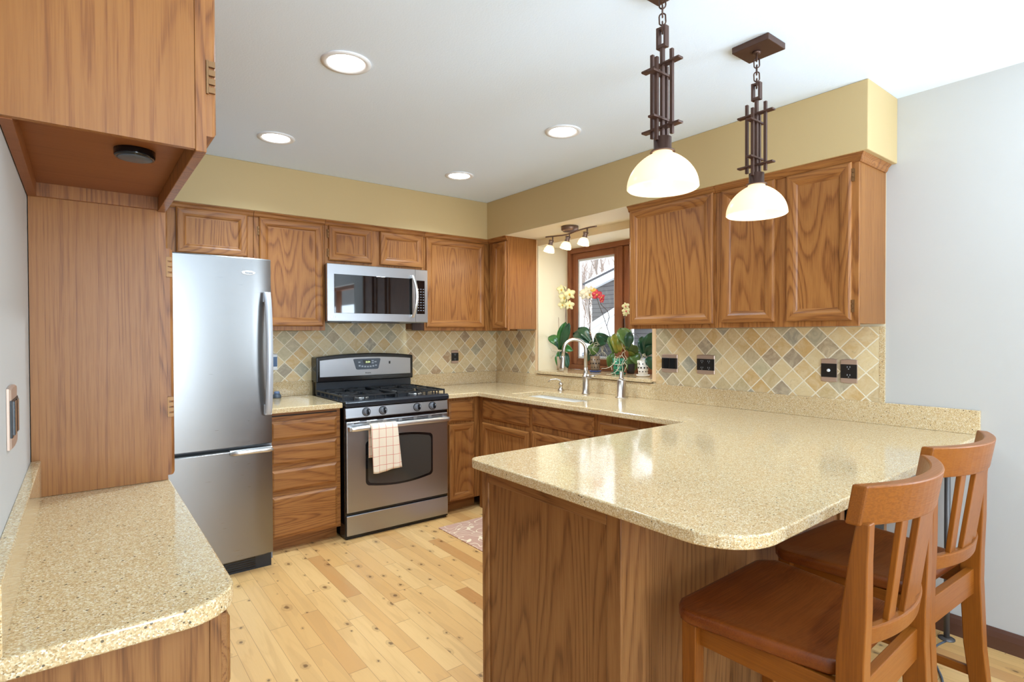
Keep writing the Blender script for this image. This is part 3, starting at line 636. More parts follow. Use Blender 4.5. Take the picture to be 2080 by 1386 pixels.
b = MB(); b.box((-1.968, -.026, 1.125), (-1.897, -.023, 1.192), flat('slate_blue_screen', sr(72, 100, 138), 0.2)); b.build('screen', t)
t = thing('small_jar', 'small grey blue jar on counter tucked behind refrigerator edge', 'jar', (-1.93, -.09, CT))
b = MB(); b.lathe((-1.918, -.09, CT), [(.026, 0), (.028, .006), (.026, .022), (.018, .03)], grey_plastic, 20); b.build('base', t)
b = MB(); b.lathe((-1.918, -.09, CT+.028), [(.017, 0), (.02, .004), (.016, .018)], flat('blue_grey_lid', sr(104, 120, 150), .3), 20); b.build('lid', t)

# ------------------------------------------------------------------ refrigerator
RX0, RX1 = -2.965, -2.122; RY = -.705; RT = 1.765
t = thing('refrigerator', 'tall stainless bottom-freezer refrigerator with bowed door beside oak drawers', 'refrigerator', ((RX0+RX1)/2, -.4, F))
b = MB(); b.box((RX0+.004, RY+.012, F+.02), (RX1+.014, -.03, RT-.012), flat('grey_fridge_side', sr(128, 130, 134), .4)); b.build('body', t, bevel=.004)
def fdoor(z0, z1, nm):
    b = MB(); N = 16; rows = []
    rad = .02
    for z, ins in ((z0, .006), (z0+.006, 0), (z1-.006, 0), (z1, .006)):
        fr_ = []
        for k in range(N+1):
            s_ = -1+2*k/N; x = (RX0+RX1)/2+s_*(RX1-RX0)/2; y = RY-.062-.018*(1-s_*s_)
            if abs(s_) > .985: y += .012
            fr_.append((x, y+ins, z))
        rows.append(fr_+[(RX1, RY, z), (RX0, RY, z)])
    b.loft(rows, steel_v, True, True); o = b.build(nm, t)
    for p in o.data.polygons: p.use_smooth = True
    m_ = o.modifiers.new('es', 'EDGE_SPLIT'); m_.split_angle = radians(35); return o
fd = fdoor(.735, RT, 'refrigerator_door'); fz = fdoor(.118, .718, 'freezer_drawer')
b = MB(); hx = RX1-.028; pts = []
for k in range(17):
    s_ = -1+2*k/16; pts.append((hx, RY-.085-.042*(1-s_*s_)**.7, .905+.335*(1+s_)))
b.tube(pts, [.019]*17, fr_handle, 12, sx=.62, flatv=(0, 1, 0)); b.box((hx-.018, RY-.094, .900), (hx+.018, RY-.058, .955), fr_handle); b.box((hx-.018, RY-.094, 1.525), (hx+.018, RY-.058, 1.580), fr_handle)
sub(b, 'handle', fd, bevel=.003)
b = MB(); pts = []
for k in range(11): s_ = -1+2*k/10; pts.append((-2.235+s_*.108, RY-.084-.018*(1-s_*s_)**.6, .705+.004*(1-s_*s_)))
b.tube(pts, [.008]+[.0125]*9+[.008], handle_m, 10); b.box((-2.345, RY-.076, .700), (-2.13, RY-.058, .722), handle_m); sub(b, 'handle', fz, bevel=.002)
b = MB(); bx, bz = -2.243, 1.682; by = RY-.062-.018*(1-((bx-(RX0+RX1)/2)/((RX1-RX0)/2))**2)
for d, s_ in ((0, 1),): b.loft([[(bx+.036*s2*cos(a), by-dd, bz+.0115*s2*sin(a)) for a in [2*pi*k/24 for k in range(24)]] for dd, s2 in ((-.004, 1), (.003, 1), (.005, .85))], white_plastic)
bd = sub(b, 'badge', fd)
b = MB(); b.box((-2.9, -.1, 0), (-2.899, -.099, .001), white_plastic); b.bm.free()
me = text_mesh('Amana', .014); me.materials.clear(); me.materials.append(grey_plastic); o = bpy.data.objects.new('badge_lettering', me); C.objects.link(o); o.parent = bd.parent; o.location = Vector((bx+.002, by-.0055, bz)) - Vector(t.location); o.rotation_euler = (radians(90), 0, 0)
b = MB(); b.box((RX0+.01, RY-.035, F), (RX1-.006, RY+.01, .115), dk_gloss)
for k in range(5): b.box((RX0+.05, RY-.038, F+.012+k*.012), (RX1-.09, RY-.0345, F+.018+k*.012), black_gloss)
b.build('toe_grille', t)

# ------------------------------------------------------------------ gas range
GX0, GX1 = -1.660, -.908; GY = -.655
gw = GX1-GX0; gc = (GX0+GX1)/2
t = thing('gas_range', 'stainless freestanding gas range with black cooktop and arched backguard', 'range', (gc, -.33, F))
b = MB(); b.box((GX0, GY+.012, F+.01), (GX1, -.025, .885), black_gloss); b.build('body', t, bevel=.003)
b = MB(); b.prism([(GY+.012, .806), (GY-.004, .812), (GY+.004, .878), (GY+.03, .884)], 0, GX0+.003, GX1-.003, steel_h); b.build('control_panel', t, bevel=.003)
b = MB(); b.box((GX0+.006, GY-.004, .212), (GX1-.006, GY+.013, .790), steel_h); od = b.build('oven_door', t, bevel=.006, seg=3)
# oven window with bowed top and bottom
def bow(x0, x1, z0, z1, dz, r=.03, ins=0):
    pts = []; x0 += ins; x1 -= ins; z0 += ins; z1 -= ins
    def arcc(cx, cz, a0, a1):
        for k in range(7): a = a0+(a1-a0)*k/6; pts.append((cx+r*cos(a), cz+r*sin(a)))
    arcc(x0+r, z0+r, pi, 1.5*pi)
    for k in range(1, 12): s_ = k/12; pts.append((x0+r+(x1-x0-2*r)*s_, z0-dz*4*s_*(1-s_)))
    arcc(x1-r, z0+r, 1.5*pi, 2*pi); arcc(x1-r, z1-r, 0, .5*pi)
    for k in range(1, 12): s_ = 1-k/12; pts.append((x0+r+(x1-x0-2*r)*s_, z1+dz*4*s_*(1-s_)))
    arcc(x0+r, z1-r, .5*pi, pi); return pts
b = MB(); b.prism(bow(-1.528, -1.038, .368, .662, .022), 1, GY-.0065, GY-.003, black_gloss); sub(b, 'window_surround', od)
b = MB(); b.prism(bow(-1.528, -1.038, .368, .662, .022, ins=.014), 1, GY-.0078, GY-.0045, ovenglass); sub(b, 'oven_window', od)
b = MB()
for k in range(6):
    xx = GX0+.055+k*.112; b.box((xx, GY-.0048, .776), (xx+.085, GY-.003, .780), black_gloss)
    if k > 1: b.box((xx, GY-.0048, .766), (xx+.085, GY-.003, .770), black_gloss)
sub(b, 'door_vent', od)
b = MB(); pts = []
for k in range(21): s_ = -1+2*k/20; pts.append((gc+s_*.352, GY-.042-.014*(1-s_*s_), .748+.006*(1-s_*s_)))
b.tube(pts, [.012]+[.0155]*19+[.012], handle_m, 12, sx=1.15)
for sg in (-1, 1): b.box((gc+sg*.350-.014, GY-.044, .736), (gc+sg*.350+.014, GY-.003, .762), handle_m)
sub(b, 'handle', od, bevel=.003)
b = MB(); b.box((GX0+.006, GY-.002, .066), (GX1-.006, GY+.013, .194), steel_h); b.build('storage_drawer', t, bevel=.004)
b = MB(); b.box((GX0+.01, GY+.02, F), (GX1-.01, GY+.05, .066), black_matte); b.build('kick_plate', t)
for kx in (-1.520, -1.405, -1.155, -1.036):
    c0 = Vector((kx, GY, .846)); ax = Vector((0, -1, .12))
    b = MB(); b.lathe(c0, [(.0255, -.004), (.0255, .004), (.022, .008), (.018, .014), (.0175, .020)], flat('grey_knob_plastic', sr(112, 112, 116), .35), 24, axis=ax)
    b.lathe(c0, [(.0285, -.004), (.0285, .0035)], black_gloss, 24, axis=ax); kb = b.build('control_knob', t)
    b = MB(); b.bar(c0+ax.normalized()*.030+Vector((0, 0, -.017)), c0+ax.normalized()*.030+Vector((0, 0, .017)), .009, .022, black_gloss); sub(b, 'knob_grip', kb, bevel=.002)
    b = MB(); b.bar(c0+Vector((.001, -.0418, .006)), c0+Vector((.001, -.0410, .016)), .003, .001, ltgrey); sub(b, 'pointer', kb)
# cooktop
b = MB(); b.prism([(GY-.012, .886), (GY-.014, .912), (GY+.004, .924), (GY+.025, .918), (-.10, .918), (-.10, .886)], 0, GX0-.0, GX1+.0, dk_gloss); b.build('cooktop', t, bevel=.004)
for bx_, by_ in ((gc-.2, -.49), (gc+.2, -.49), (gc-.2, -.22), (gc+.2, -.22)):
    b = MB(); b.lathe((bx_, by_, .918), [(.05, 0), (.048, .007), (.036, .009)], handle_m, 20); bu = b.build('burner', t)
    b = MB(); b.lathe((bx_, by_, .925), [(.036, 0), (.037, .006), (.03, .010), (.01, .011)], black_matte, 20); sub(b, 'burner_cap', bu)
for sg in (-1, 1):
    b = MB(); x0 = gc+sg*.19-.18; x1 = gc+sg*.19+.18; y0, y1 = GY+.045, -.115; zt = .948; r = .0065
    for xa in (x0, x1): b.bar((xa, y0, zt), (xa, y1, zt), .012, .010, black_matte)
    for ya_ in (y0, (y0+y1)/2, y1): b.bar((x0, ya_, zt), (x1, ya_, zt), .012, .010, black_matte, wdir=(0, 1, 0))
    for cy in (-.49, -.22):
        cx = gc+sg*.2
        for k in range(8):
            a = pi/4*k; L_ = .16 if k % 2 else .14; e = Vector((cx+L_*cos(a), cy+.125*sin(a)*1.0, zt)); e.x = min(max(e.x, x0), x1); s0 = Vector((cx+.028*cos(a), cy+.028*sin(a), zt+.003))
            b.bar(s0, e, .010, .011, black_matte, wdir=(-sin(a), cos(a), 0))
    for xa in [x0+(x1-x0)*k/5 for k in range(6)]:
        for ya_ in (y0, y1): b.bar((xa, ya_, .919), (xa, ya_, zt), .008, .008, black_matte)
    for ya_ in [y0+(y1-y0)*k/6 for k in range(1, 6)]: 
        for xa in (x0, x1): b.bar((xa, ya_, .919), (xa, ya_, zt), .008, .008, black_matte)
    b.build('grate', t)
b = MB(); b.box((gc-.012, GY+.045, .919), (gc+.012, -.115, .944), black_matte); b.build('centre_grate_bar', t)
# backguard
def arch(x0, x1, z0, z1, dz, n=16): return [(x0, z0), (x1, z0)]+[(x1+(x0-x1)*k/n, z1+dz*4*(k/n)*(1-k/n)) for k in range(n+1)]
b = MB(); b.box((GX0+.006, -.10, .918), (GX1-.006, -.075, 1.008), dk_gloss); b.box((GX0+.006, -.075, .90), (GX1-.006, -.022, 1.16), black_gloss); b.build('riser', t)
b = MB(); b.prism(arch(GX0-.002, GX1+.002, 1.004, 1.184, .022), 1, -.125, -.022, black_gloss); b.build('backguard', t, bevel=.008, seg=3)
b = MB(); b.prism(arch(GX0+.022, GX1-.022, 1.042, 1.160, .018), 1, -.1285, -.124, steel_h); bg_ = b.build('backguard_panel', t, bevel=.001)
kx = -1.292
b = MB(); b.prism([(kx-.102, 1.158+.004), (kx-.080, 1.092), (kx-.070, 1.086), (kx+.086, 1.086), (kx+.094, 1.092), (kx+.112, 1.160), (kx+.104, 1.166), (kx-.09, 1.166)], 1, -.1315, -.128, grey_plastic); kp = sub(b, 'keypad', bg_, bevel=.001)
b = MB(); b.prism([(kx-.030, 1.155), (kx-.022, 1.124), (kx+.030, 1.124), (kx+.034, 1.155)], 1, -.1325, -.131, black_gloss)
for k in range(7):
    s_ = -1+k/3; xx = kx+.01+s_*.064; zz = 1.106+.008*s_*s_; b.box((xx-.007, -.1322, zz-.005), (xx+.007, -.1312, zz+.005), ltgrey)
for xx, zz in ((kx-.056, 1.140), (kx+.048, 1.148), (kx+.048, 1.133), (kx+.070, 1.140)): b.box((xx-.008, -.1322, zz-.004), (xx+.008, -.1312, zz+.004), ltgrey)
o = b.build('keypad_buttons', t); o.parent = bg_
def place_text(s, size, mat, loc, parent_thing, name, par=None):
    me = text_mesh(s, size); me.materials.clear(); me.materials.append(mat); o = bpy.data.objects.new(name, me); C.objects.link(o)
    o.parent = par or parent_thing; o.location = Vector(loc) - Vector(parent_thing.location); o.rotation_euler = (radians(90), 0, 0); return o
place_text('8:04', .020, digits, (kx+.010, -.133, 1.140), t, 'clock_digits', bg_)
place_text('Amana', .016, black_gloss, (kx+.012, -.129, 1.060), t, 'lettering', bg_)
b = MB(); b.box((-1.113, -.1325, 1.122), (-1.101, -.128, 1.142), black_gloss); sub(b, 'lamp_switch', bg_, bevel=.001)

# dish towel over the oven handle
def towel():
    n = NT('cream_towel_red_check'); x, y, z = n.sep(n.obj())
    def lines(v, off, p, w_): return n.M('LESS_THAN', n.M('FRACT', n.M('DIVIDE', n.M('ADD', v, off), p)), w_)
    g = n.M('MAXIMUM', lines(x, .012, .047, .07), lines(z, .016, .058, .055))
    c = n.mix(n.M('MULTIPLY', g, .75), sr(244, 226, 200), sr(214, 96, 70)); n.col(c); n.set(Roughness=.9); n.bump(n.noise(n.obj(), 600, 2), .3, .001)
    b = MB(); nx, nz = 28, 40; hz_ = .754; r = .019
    def pt(i, j):
        s_ = i/nx; tt = j/nz; L_ = .292; yc = GY-.052
        xw = -1.520+.182*s_
        if tt < .42:   # back leg
            d = (.42-tt)/.42*.20; return (xw, yc+r*.95, hz_-d)
        if tt < .5:
            a = pi*(.5-tt)/.08*1.0; return (xw, yc+r*cos(pi-a), hz_+r*sin(a))
        d = (tt-.5)/.5; drop = d*L_*(1-.03*s_)
        fold = .006*sin(s_*9+1)*d+.004*sin(s_*17)*d
        xs = xw*(1) + (.012*d*(s_-.5)) + .014*d + .02*s_*d*.5
        return (xs, yc-r-.004-fold-.006*d, hz_-drop-.006*sin(s_*6)*d)
    g = [[b.bm.verts.new(pt(i, j)) for i in range(nx+1)] for j in range(nz+1)]
    for j in range(nz):
        for i in range(nx): b.face([g[j][i], g[j][i+1], g[j+1][i+1], g[j+1][i]], n.m, True)
    o = b.build('dish_towel', recalc=False); so = o.modifiers.new('thickness', 'SOLIDIFY'); so.thickness = .005; so.offset = 0
    tag(o, 'cream dish towel with red check hanging from oven door handle', 'towel')
towel()

# ------------------------------------------------------------------ microwave
t = thing('microwave', 'stainless over-the-range microwave with black glass door under short cabinet', 'microwave', (-1.30, -.2, 1.43))
MX0, MX1, MY, MZ0, MZ1 = -1.676, -.926, -.398, 1.432, 1.820
b = MB(); b.box((MX0+.02, MY+.03, MZ0+.004), (MX1-.02, -.012, MZ1), flat('dark_brown_microwave_case', sr(46, 34, 30), .3)); b.build('body', t)
b = MB(); N = 10
def mdoor(x0, x1, nm, mat):
    b = MB(); rows = []
    for z, ins in ((MZ0, .004), (MZ0+.004, 0), (MZ1-.004, 0), (MZ1, .004)):
        rows.append([(x0+(x1-x0)*k/N, MY-.0+ins, z) for k in range(N+1)]+[(x1, MY+.032, z), (x0, MY+.032, z)])
    b.loft(rows, mat, True, False); return b.build(nm, t)
md = mdoor(MX0, -1.026, 'microwave_door', steel_h); mp_ = mdoor(-1.024, MX1, 'control_panel', steel_h)
b = MB(); b.box((-1.630, MY-.0035, 1.489), (-1.052, MY+.001, 1.750), glass_blk); sub(b, 'door_glass', md, bevel=.001)
b = MB(); b.box((-1.016, MY-.0035, 1.494), (-.950, MY+.001, 1.740), glass_blk); kp = sub(b, 'keypad', mp_, bevel=.001)
b = MB(); dim = flat('dim_grey_key_print', sr(120, 122, 126), .5)
for j in range(9):
    for i in range(3):
        xx = -1.004+i*.021; zz = 1.676-j*.0195; b.box((xx-.005, MY-.0042, zz-.0028), (xx+.005, MY-.0032, zz+.0028), dim)
o = b.build('keypad_buttons', t); o.parent = mp_
b = MB(); pts = []
for k in range(15): s_ = -1+2*k/14; pts.append((-1.058+.018*(1-s_*s_), MY-.018-.035*(1-s_*s_), 1.620+s_*.152))
b.tube(pts, [.012]*15, handle_m, 10, sx=.55, flatv=(0, 1, 0)); b.box((-1.068, MY-.02, 1.468), (-1.048, MY, 1.488), handle_m); b.box((-1.068, MY-.02, 1.752), (-1.048, MY, 1.772), handle_m); sub(b, 'handle', md, bevel=.002)
b = MB(); b.lathe((-1.648, MY-.0005, 1.462), [(.0085, 0), (.0085, .0012)], white_plastic, 20, axis=(0, -1, 0)); sub(b, 'logo', md)
place_text('LG', .016, white_plastic, (-1.622, MY-.001, 1.462), t, 'lettering', md)
b = MB(); b.box((-1.50, -.37, MZ0-.008), (-1.14, -.12, MZ0+.004), black_gloss); b.box((-1.66, -.385, MZ0-.004), (-.95, -.03, MZ0+.003), flat('grey_microwave_underside', sr(96, 96, 94), .4)); b.build('vent_grille', t)
b = MB(); b.box((-1.00, -.30, 1.375), (-.905, -.286, 1.434), flat('dark_walnut_filler', sr(52, 26, 14), .4)); tag(b.build('cabinet_filler'), 'small dark wood filler block under right end of microwave', 'filler strip')

# ------------------------------------------------------------------ pendants
def chain(mb, top, bot, link, r, m, rot0=0):
    top, bot = Vector(top), Vector(bot); n = max(1, round((top-bot).length/(link*.72))); 
    for i in range(n):
        c = top.lerp(bot, (i+.5)/n); a = rot0+(pi/2 if i % 2 else 0); ux = Vector((cos(a), sin(a), 0)); L_ = link/2; w_ = link*.27
        pts = [c+ux*w_*cos(k)+Vector((0, 0, (L_-w_)*(1 if sin(k) >= 0 else -1)+w_*sin(k))) for k in [2*pi*j/14+.01 for j in range(14)]]
        mb.tube(pts, r, m, 6, closed=True)
def pendant(x, y, label):
    t = thing('pendant_lamp', label, 'pendant light', (x, y, H), group='bronze pendants over the peninsula')
    b = MB(); b.box((x-.058, y-.075, H-.024), (x+.066, y+.066, H-.0005), bronze); b.build('canopy', t, bevel=.002)
    b = MB(); b.lathe((x, y, H-.024), [(.016, 0), (.014, -.006), (.007, -.010)], bronze, 16)
    chain(b, (x, y, H-.028), (x, y, 2.262), .036, .0024, bronze, .6); b.build('chain', t)
    b = MB(); 
    # open rectangular loop holding the stem
    for dy in (-.0135, .0135): b.box((x-.009, y+dy-.0035, 2.212), (x+.009, y+dy+.0035, 2.276), bronze)
    b.box((x-.0085, y-.0098, 2.269), (x+.0085, y+.0098, 2.2755), bronze); b.box((x-.0085, y-.0098, 2.2125), (x+.0085, y+.0098, 2.222), bronze)
    b.box((x-.0065, y-.0048, 1.93), (x+.0065, y+.0048, 2.2123), bronze); b.build('stem', t)
    for dx, dy, z0, z1 in ((0, .038, 1.947, 2.206), (0, -.034, 1.944, 2.198), (-.028, 0, 1.928, 2.178), (.020, 0, 1.946, 2.162)):
        b = MB(); b.box((x+dx-.0052, y+dy-.0052, z0), (x+dx+.0052, y+dy+.0052, z1), bronze); b.build('square_rod', t, bevel=.001)
    for z in (2.158, 1.968): b = MB(); b.box((x-.0115, y-.066, z), (x+.0115, y+.072, z+.0065), bronze); b.build('cross_bar', t, bevel=.001)
    for z in (2.128, 1.992): b = MB(); b.box((x-.056, y-.0112, z), (x+.038, y+.0112, z+.0065), bronze); b.build('cross_bar', t, bevel=.001)
    b = MB(); b.lathe((x, y, 1.896), [(.038, 0), (.036, .004), (.027, .006), (.027, .044), (.020, .046)], bronze, 24); b.build('socket_cup', t)
    b = MB(); R = .1075; pr = [(max(R*cos(a)**1.28, .030), 1.787+.112*sin(a)) for a in [pi/2*k/16 for k in range(15)]]
    inn = [(r_-.004, z-.0035) for r_, z in pr[::-1]]
    b.lathe((x, y, 0), pr+inn, shade_m, 40, cap=False); b.build('glass_shade', t)
    b = MB(); b.sphere((x, y, 1.812), .032, bulb_m, 20); b.lathe((x, y, 1.835), [(.022, 0), (.016, .03), (.014, .05)], bulb_m, 16); b.build('light_bulb', t)
    point('pendant_bulb_light', (x, y, 1.768), 0.16, (1.0, .86, .68), .034)
pendant(-1.558, -2.990, 'bronze pendant lamp with glass dome, left one over the bar')
pendant(-.965, -2.968, 'bronze pendant lamp in front of oak cabinet doors, right one over the bar')

# ------------------------------------------------------------------ recessed ceiling lights
names = {0: 'recessed ceiling light nearest the camera, above the left aisle', 1: 'recessed ceiling light above refrigerator and drawers', 2: 'recessed ceiling light between pendants and window wall', 3: 'recessed ceiling light nearest the far room corner'}
for i, (x, y) in enumerate(((-2.130, -1.914), (-2.118, -.872), (-.940, -1.887), (-.936, -.861))):
    t = thing('recessed_light', names[i], 'ceiling light', (x, y, H), group='round recessed ceiling lights')
    b = MB(); b.lathe((x, y, H), [(.096, -.0005), (.096, -.004), (.078, -.007), (.072, -.003), (.066, -.001)], white_plastic, 40, cap=False); b.build('trim_ring', t)
    b = MB(); b.lathe((x, y, H), [(.068, -.0008), (.066, -.004), (.05, -.0055), (.0, -.006)], led, 40); b.build('lens', t)
    spot('recessed_lamp_light', (x, y, H-.012), 55, (0.68, .85, 1.0), .06, 140)

# ------------------------------------------------------------------ track light over the sink
tx, ty = -.185, -1.150
t = thing('track_light', 'three head pewter spotlight bar under soffit above the bay window', 'track light', (tx, ty, T))
b = MB(); b.lathe((tx, ty, T-.0025), [(.062, 0), (.062, -.026), (.052, -.030), (.05, -.036)], track_metal, 32); b.build('canopy', t)
b = MB(); pts = []
for k in range(25): s_ = -1+2*k/24; pts.append((tx+.022*sin(s_*pi), ty+s_*.262, T-.048-.006*cos(s_*pi*1.0)))
b.tube(pts, .0055, track_metal, 8); b.build('rail', t)
for dy in (.200, .006, -.190):
    px, py = tx+.022*sin(dy/.262*pi), ty+dy
    b = MB(); b.tube([(px, py, T-.05), (px, py, T-.082)], .005, track_metal, 8)
    ax = Vector((-.22, .10, -1)).normalized(); c0 = Vector((px-.006, py+.008, T-.074))
    b.lathe(c0, [(.020, 0), (.016, .012), (.015, .022), (.021, .044)], track_metal, 20, axis=ax); sh = b.build('lamp_head', t)
    b = MB(); pr = [(.020, .040), (.029, .050), (.037, .066), (.042, .088)]; b.lathe(c0, pr+[(r_-.003, h_) for r_, h_ in pr[::-1]], shade_s, 24, axis=ax, cap=False); sub(b, 'glass_shade', sh)
    b = MB(); b.sphere(c0+ax*.062, .017, bulb_m, 12); sub(b, 'light_bulb', sh)
    point('track_bulb_light', c0+ax*.086, 1.2, (1.0, .90, .76), .017)

# ------------------------------------------------------------------ bar stools
def arcpt(x, half, bulge): return -bulge*(1-(x/half)**2)
def make_stool(label):
    t = thing('bar_stool', label, 'bar stool', group='cherry wood counter stools at the peninsula')
    A, B_, Z = STL
    # seat: rounded, slightly dished board. y forward is +
    sw, sd, st = .225, .205, .62
    prof = rounded([(-.192, -.178), (.192, -.178), (.250, .195), (-.250, .195)], {0: .03, 1: .03, 2: .05, 3: .05}, 6)
    prof = [(x, y-(.02*(1-(x/.2)**2) if y < -.17 else 0)+(.022*(1-(x/.2)**2) if y > .17 else 0)) for x, y in prof]
    b = MB(); nst = 9
    def ring(f_, z): return [(x*f_, y*f_, z) for x, y in prof]
    top = [ring(f_, st-.012*(1-f_**2)**1.0 if f_ < .9 else st-.0022) for f_ in (.08, .3, .5, .7, .85, .95)]
    rings = top[:]; rings = [ring(.9, st-.036), ring(.97, st-.034), ring(1.0, st-.026), ring(1.0, st-.008), ring(.985, st-.0015), ring(.95, st-.001), ring(.85, st-.0035), ring(.7, st-.007), ring(.5, st-.010), ring(.3, st-.012), ring(.08, st-.0125)]
    b.loft(rings, seat_m, True, True); b.build('seat', t, world=False)
    # front legs
    for sx in (-1, 1):
        b = MB(); b.loft([[(sx*.200+dx, .155+dy, z) for dx, dy in ((-w_, -w_), (w_, -w_), (w_, w_), (-w_, w_))] for z, w_ in ((0, .014), (.35, .019), (st-.034, .020))], Z, True, False); b.build('leg', t, bevel=.003, world=False)
    # rear legs continue as back posts, gently curved
    for sx in (-1, 1):
        path = [(0, -.262, .017, .018), (.15, -.238, .018, .022), (.35, -.215, .018, .025), (.55, -.206, .019, .026), (.64, -.207, .019, .026), (.75, -.214, .018, .023), (.85, -.221, .0165, .017), (.928, -.229, .015, .012)]
        b = MB(); b.loft([[(sx*.194+dx, y+dy, z) for dx, dy in ((-wx, -wy), (wx, -wy), (wx, wy), (-wx, wy))] for z, y, wx, wy in path], Z, True, False); b.build('back_leg', t, bevel=.003, world=False)
    b = MB(); b.box((-.172, .150, st-.095), (.172, .168, st-.035), A); b.box((-.182, -.216, st-.110), (.182, -.196, st-.035), A)
    for sx in (-1, 1): b.box((sx*.190-.009, -.20, st-.095), (sx*.190+.009, .15, st-.035), B_)
    b.build('apron', t, bevel=.002, world=False)
    # crest rail, curved, ends forward
    def curved(z0, z1, yb, bulge, th, half, lean, m_, name):
        b = MB(); n = 20; rr = []
        for k in range(n+1):
            x = -half+2*half*k/n; y = yb+arcpt(x, half, bulge)
            rr.append([(x, y, z0), (x, y-th, z0), (x, y-th-lean, z1), (x, y-lean, z1)])
        b.loft(rr, m_, True, False); o = b.build(name, t, bevel=.004, world=False)
        for p in o.data.polygons: p.use_smooth = False
        return o
    curved(.920, 1.003, -.196, .062, .028, .213, .014, A, 'crest_rail')
    curved(.665, .705, -.196, .034, .020, .180, .006, A, 'lower_back_rail')
    for xc, w_ in ((-.088, .040), (0, .070), (.088, .040)):
        b = MB(); yl = -.207+arcpt(xc, .180, .034); yu = -.209+arcpt(xc, .213, .062)
        b.loft([[(xc*s_-w_/2, y+.006, z), (xc*s_+w_/2, y+.006, z), (xc*s_+w_/2, y-.006, z), (xc*s_-w_/2, y-.006, z)] for y, z, s_ in ((yl, .690, .92), (yu-.002, .930, 1.04))], Z, True, False); b.build('back_slat', t, bevel=.002, world=False)
    b = MB(); b.box((-.175, .147, .165), (.175, .165, .200), A); b.build('foot_rail', t, bevel=.003, world=False)
    b = MB(); b.tube([(-.185, -.232, .215), (.185, -.232, .215)], .013, Z, 10)
    for sx in (-1, 1): b.bar((sx*.191, -.225, .265), (sx*.191, .155, .255), .016, .026, B_, wdir=(1, 0, 0))
    b.build('stretcher', t, bevel=.002, world=False)
    return t
s1 = make_stool('cherry wood counter stool nearest the camera at bar corner')
s1.location = (-1.556, -3.385, F); s1.rotation_euler = (0, 0, radians(1))
def dup(root, loc, rz, label):
    r = root.copy(); C.objects.link(r); r.location = loc; r.rotation_euler = (0, 0, rz); r['label'] = label
    for ch in list(root.children):
        c = ch.copy(); C.objects.link(c); c.parent = r
        for g in ch.children: d = g.copy(); C.objects.link(d); d.parent = c
    return r
s2 = dup(s1, (-1.002, -3.362, F), radians(-3), 'cherry wood counter stool beside white wall, behind the nearer one')

# support leg and cable under the bar end
t = thing('bar_support_leg', 'slim grey metal leg under bar end beside white wall', 'support leg', (-.075, -3.33, F))
b = MB(); lg = flat('dark_grey_metal', sr(96, 92, 90), .4, .5); b.tube([(-.075, -3.33, F), (-.075, -3.33, CT-.036)], .011, lg, 12); b.build('pole', t)
b = MB(); b.lathe((-.075, -3.33, F), [(.03, 0), (.03, .004), (.012, .008)], lg, 16); b.lathe((-.075, -3.33, CT-.0365), [(.012, 0), (.03, .001), (.03, .004)], lg, 16); b.build('flange', t)
b = MB(); pts = []
for k in range(15): s_ = k/14; pts.append((-.11-.40*s_, -3.335-.06*s_+.03*sin(s_*5), F+.004))
b.tube(pts, .004, grey_plastic, 6); tag(b.build('power_cord'), 'thin grey cord lying on wood floor behind the stools', 'cord')

# ------------------------------------------------------------------ rug
def rug():
    n = NT('rose_scroll_rug'); p = n.obj(); x, y, z = n.sep(p)
    nz = n.noise(p, 7.5, 1, .4, 1.2)
    lines = n.ramp(n.M('ABSOLUTE', n.M('SUBTRACT', n.M('FRACT', n.M('MULTIPLY', nz, 6.0)), .5)), [(.05, 1.0), (.09, 0.0)])
    pat = n.ramp(n.noise(p, 4, 1, .3, .4), [(.62, 0.0), (.64, 1.0)])
    c = n.mix(pat, sr(190, 146, 122), sr(186, 112, 108)); c = n.mix(n.M('MULTIPLY', lines, .85), c, sr(236, 214, 176)); n.col(c); n.set(Roughness=.95)
    b = MB(); b.box((-1.085, -1.98, F), (-.72, -.815, F+.007), n.m); o = b.build('floor_rug', bevel=.002); tag(o, 'dusty rose kitchen rug with cream scroll pattern in front of sink', 'rug')
rug()

# ------------------------------------------------------------------ orchids on the ledge
def leaf(t, base, tip, w_, m, lift=.02, name='leaf', roll=0.0):
    base, tip = Vector(base), Vector(tip); d = tip-base; L_ = d.length; dn = d.normalized()
    view = Vector((-.6, -.79, .1)); side = dn.cross(view).normalized(); nrm = side.cross(dn).normalized()
    side = side*cos(roll)+nrm*sin(roll); nrm = side.cross(dn).normalized()
    b = MB(); n = 9; rows = []
    for k in range(n+1):
        s_ = k/n; wd = w_/2*(sin(pi*min(1, (s_*.93+.07)))**.6)*(.45+.55*min(1, s_*2.2)); c = base+d*s_+nrm*lift*sin(pi*s_)+Vector((0, 0, lift*.8*sin(pi*s_)))
        rows.append([c-side*wd+nrm*.006, c-side*wd*.5+nrm*.001, c-nrm*.002, c+side*wd*.5+nrm*.001, c+side*wd+nrm*.006])
    V = [[b.bm.verts.new(p) for p in r] for r in rows]
    for a, c in zip(V, V[1:]):
        for i in range(4): b.face([a[i], a[i+1], c[i+1], c[i]], m, True)
    o = b.build(name, t, recalc=False); s_ = o.modifiers.new('thickness', 'SOLIDIFY'); s_.thickness = .0022; return o
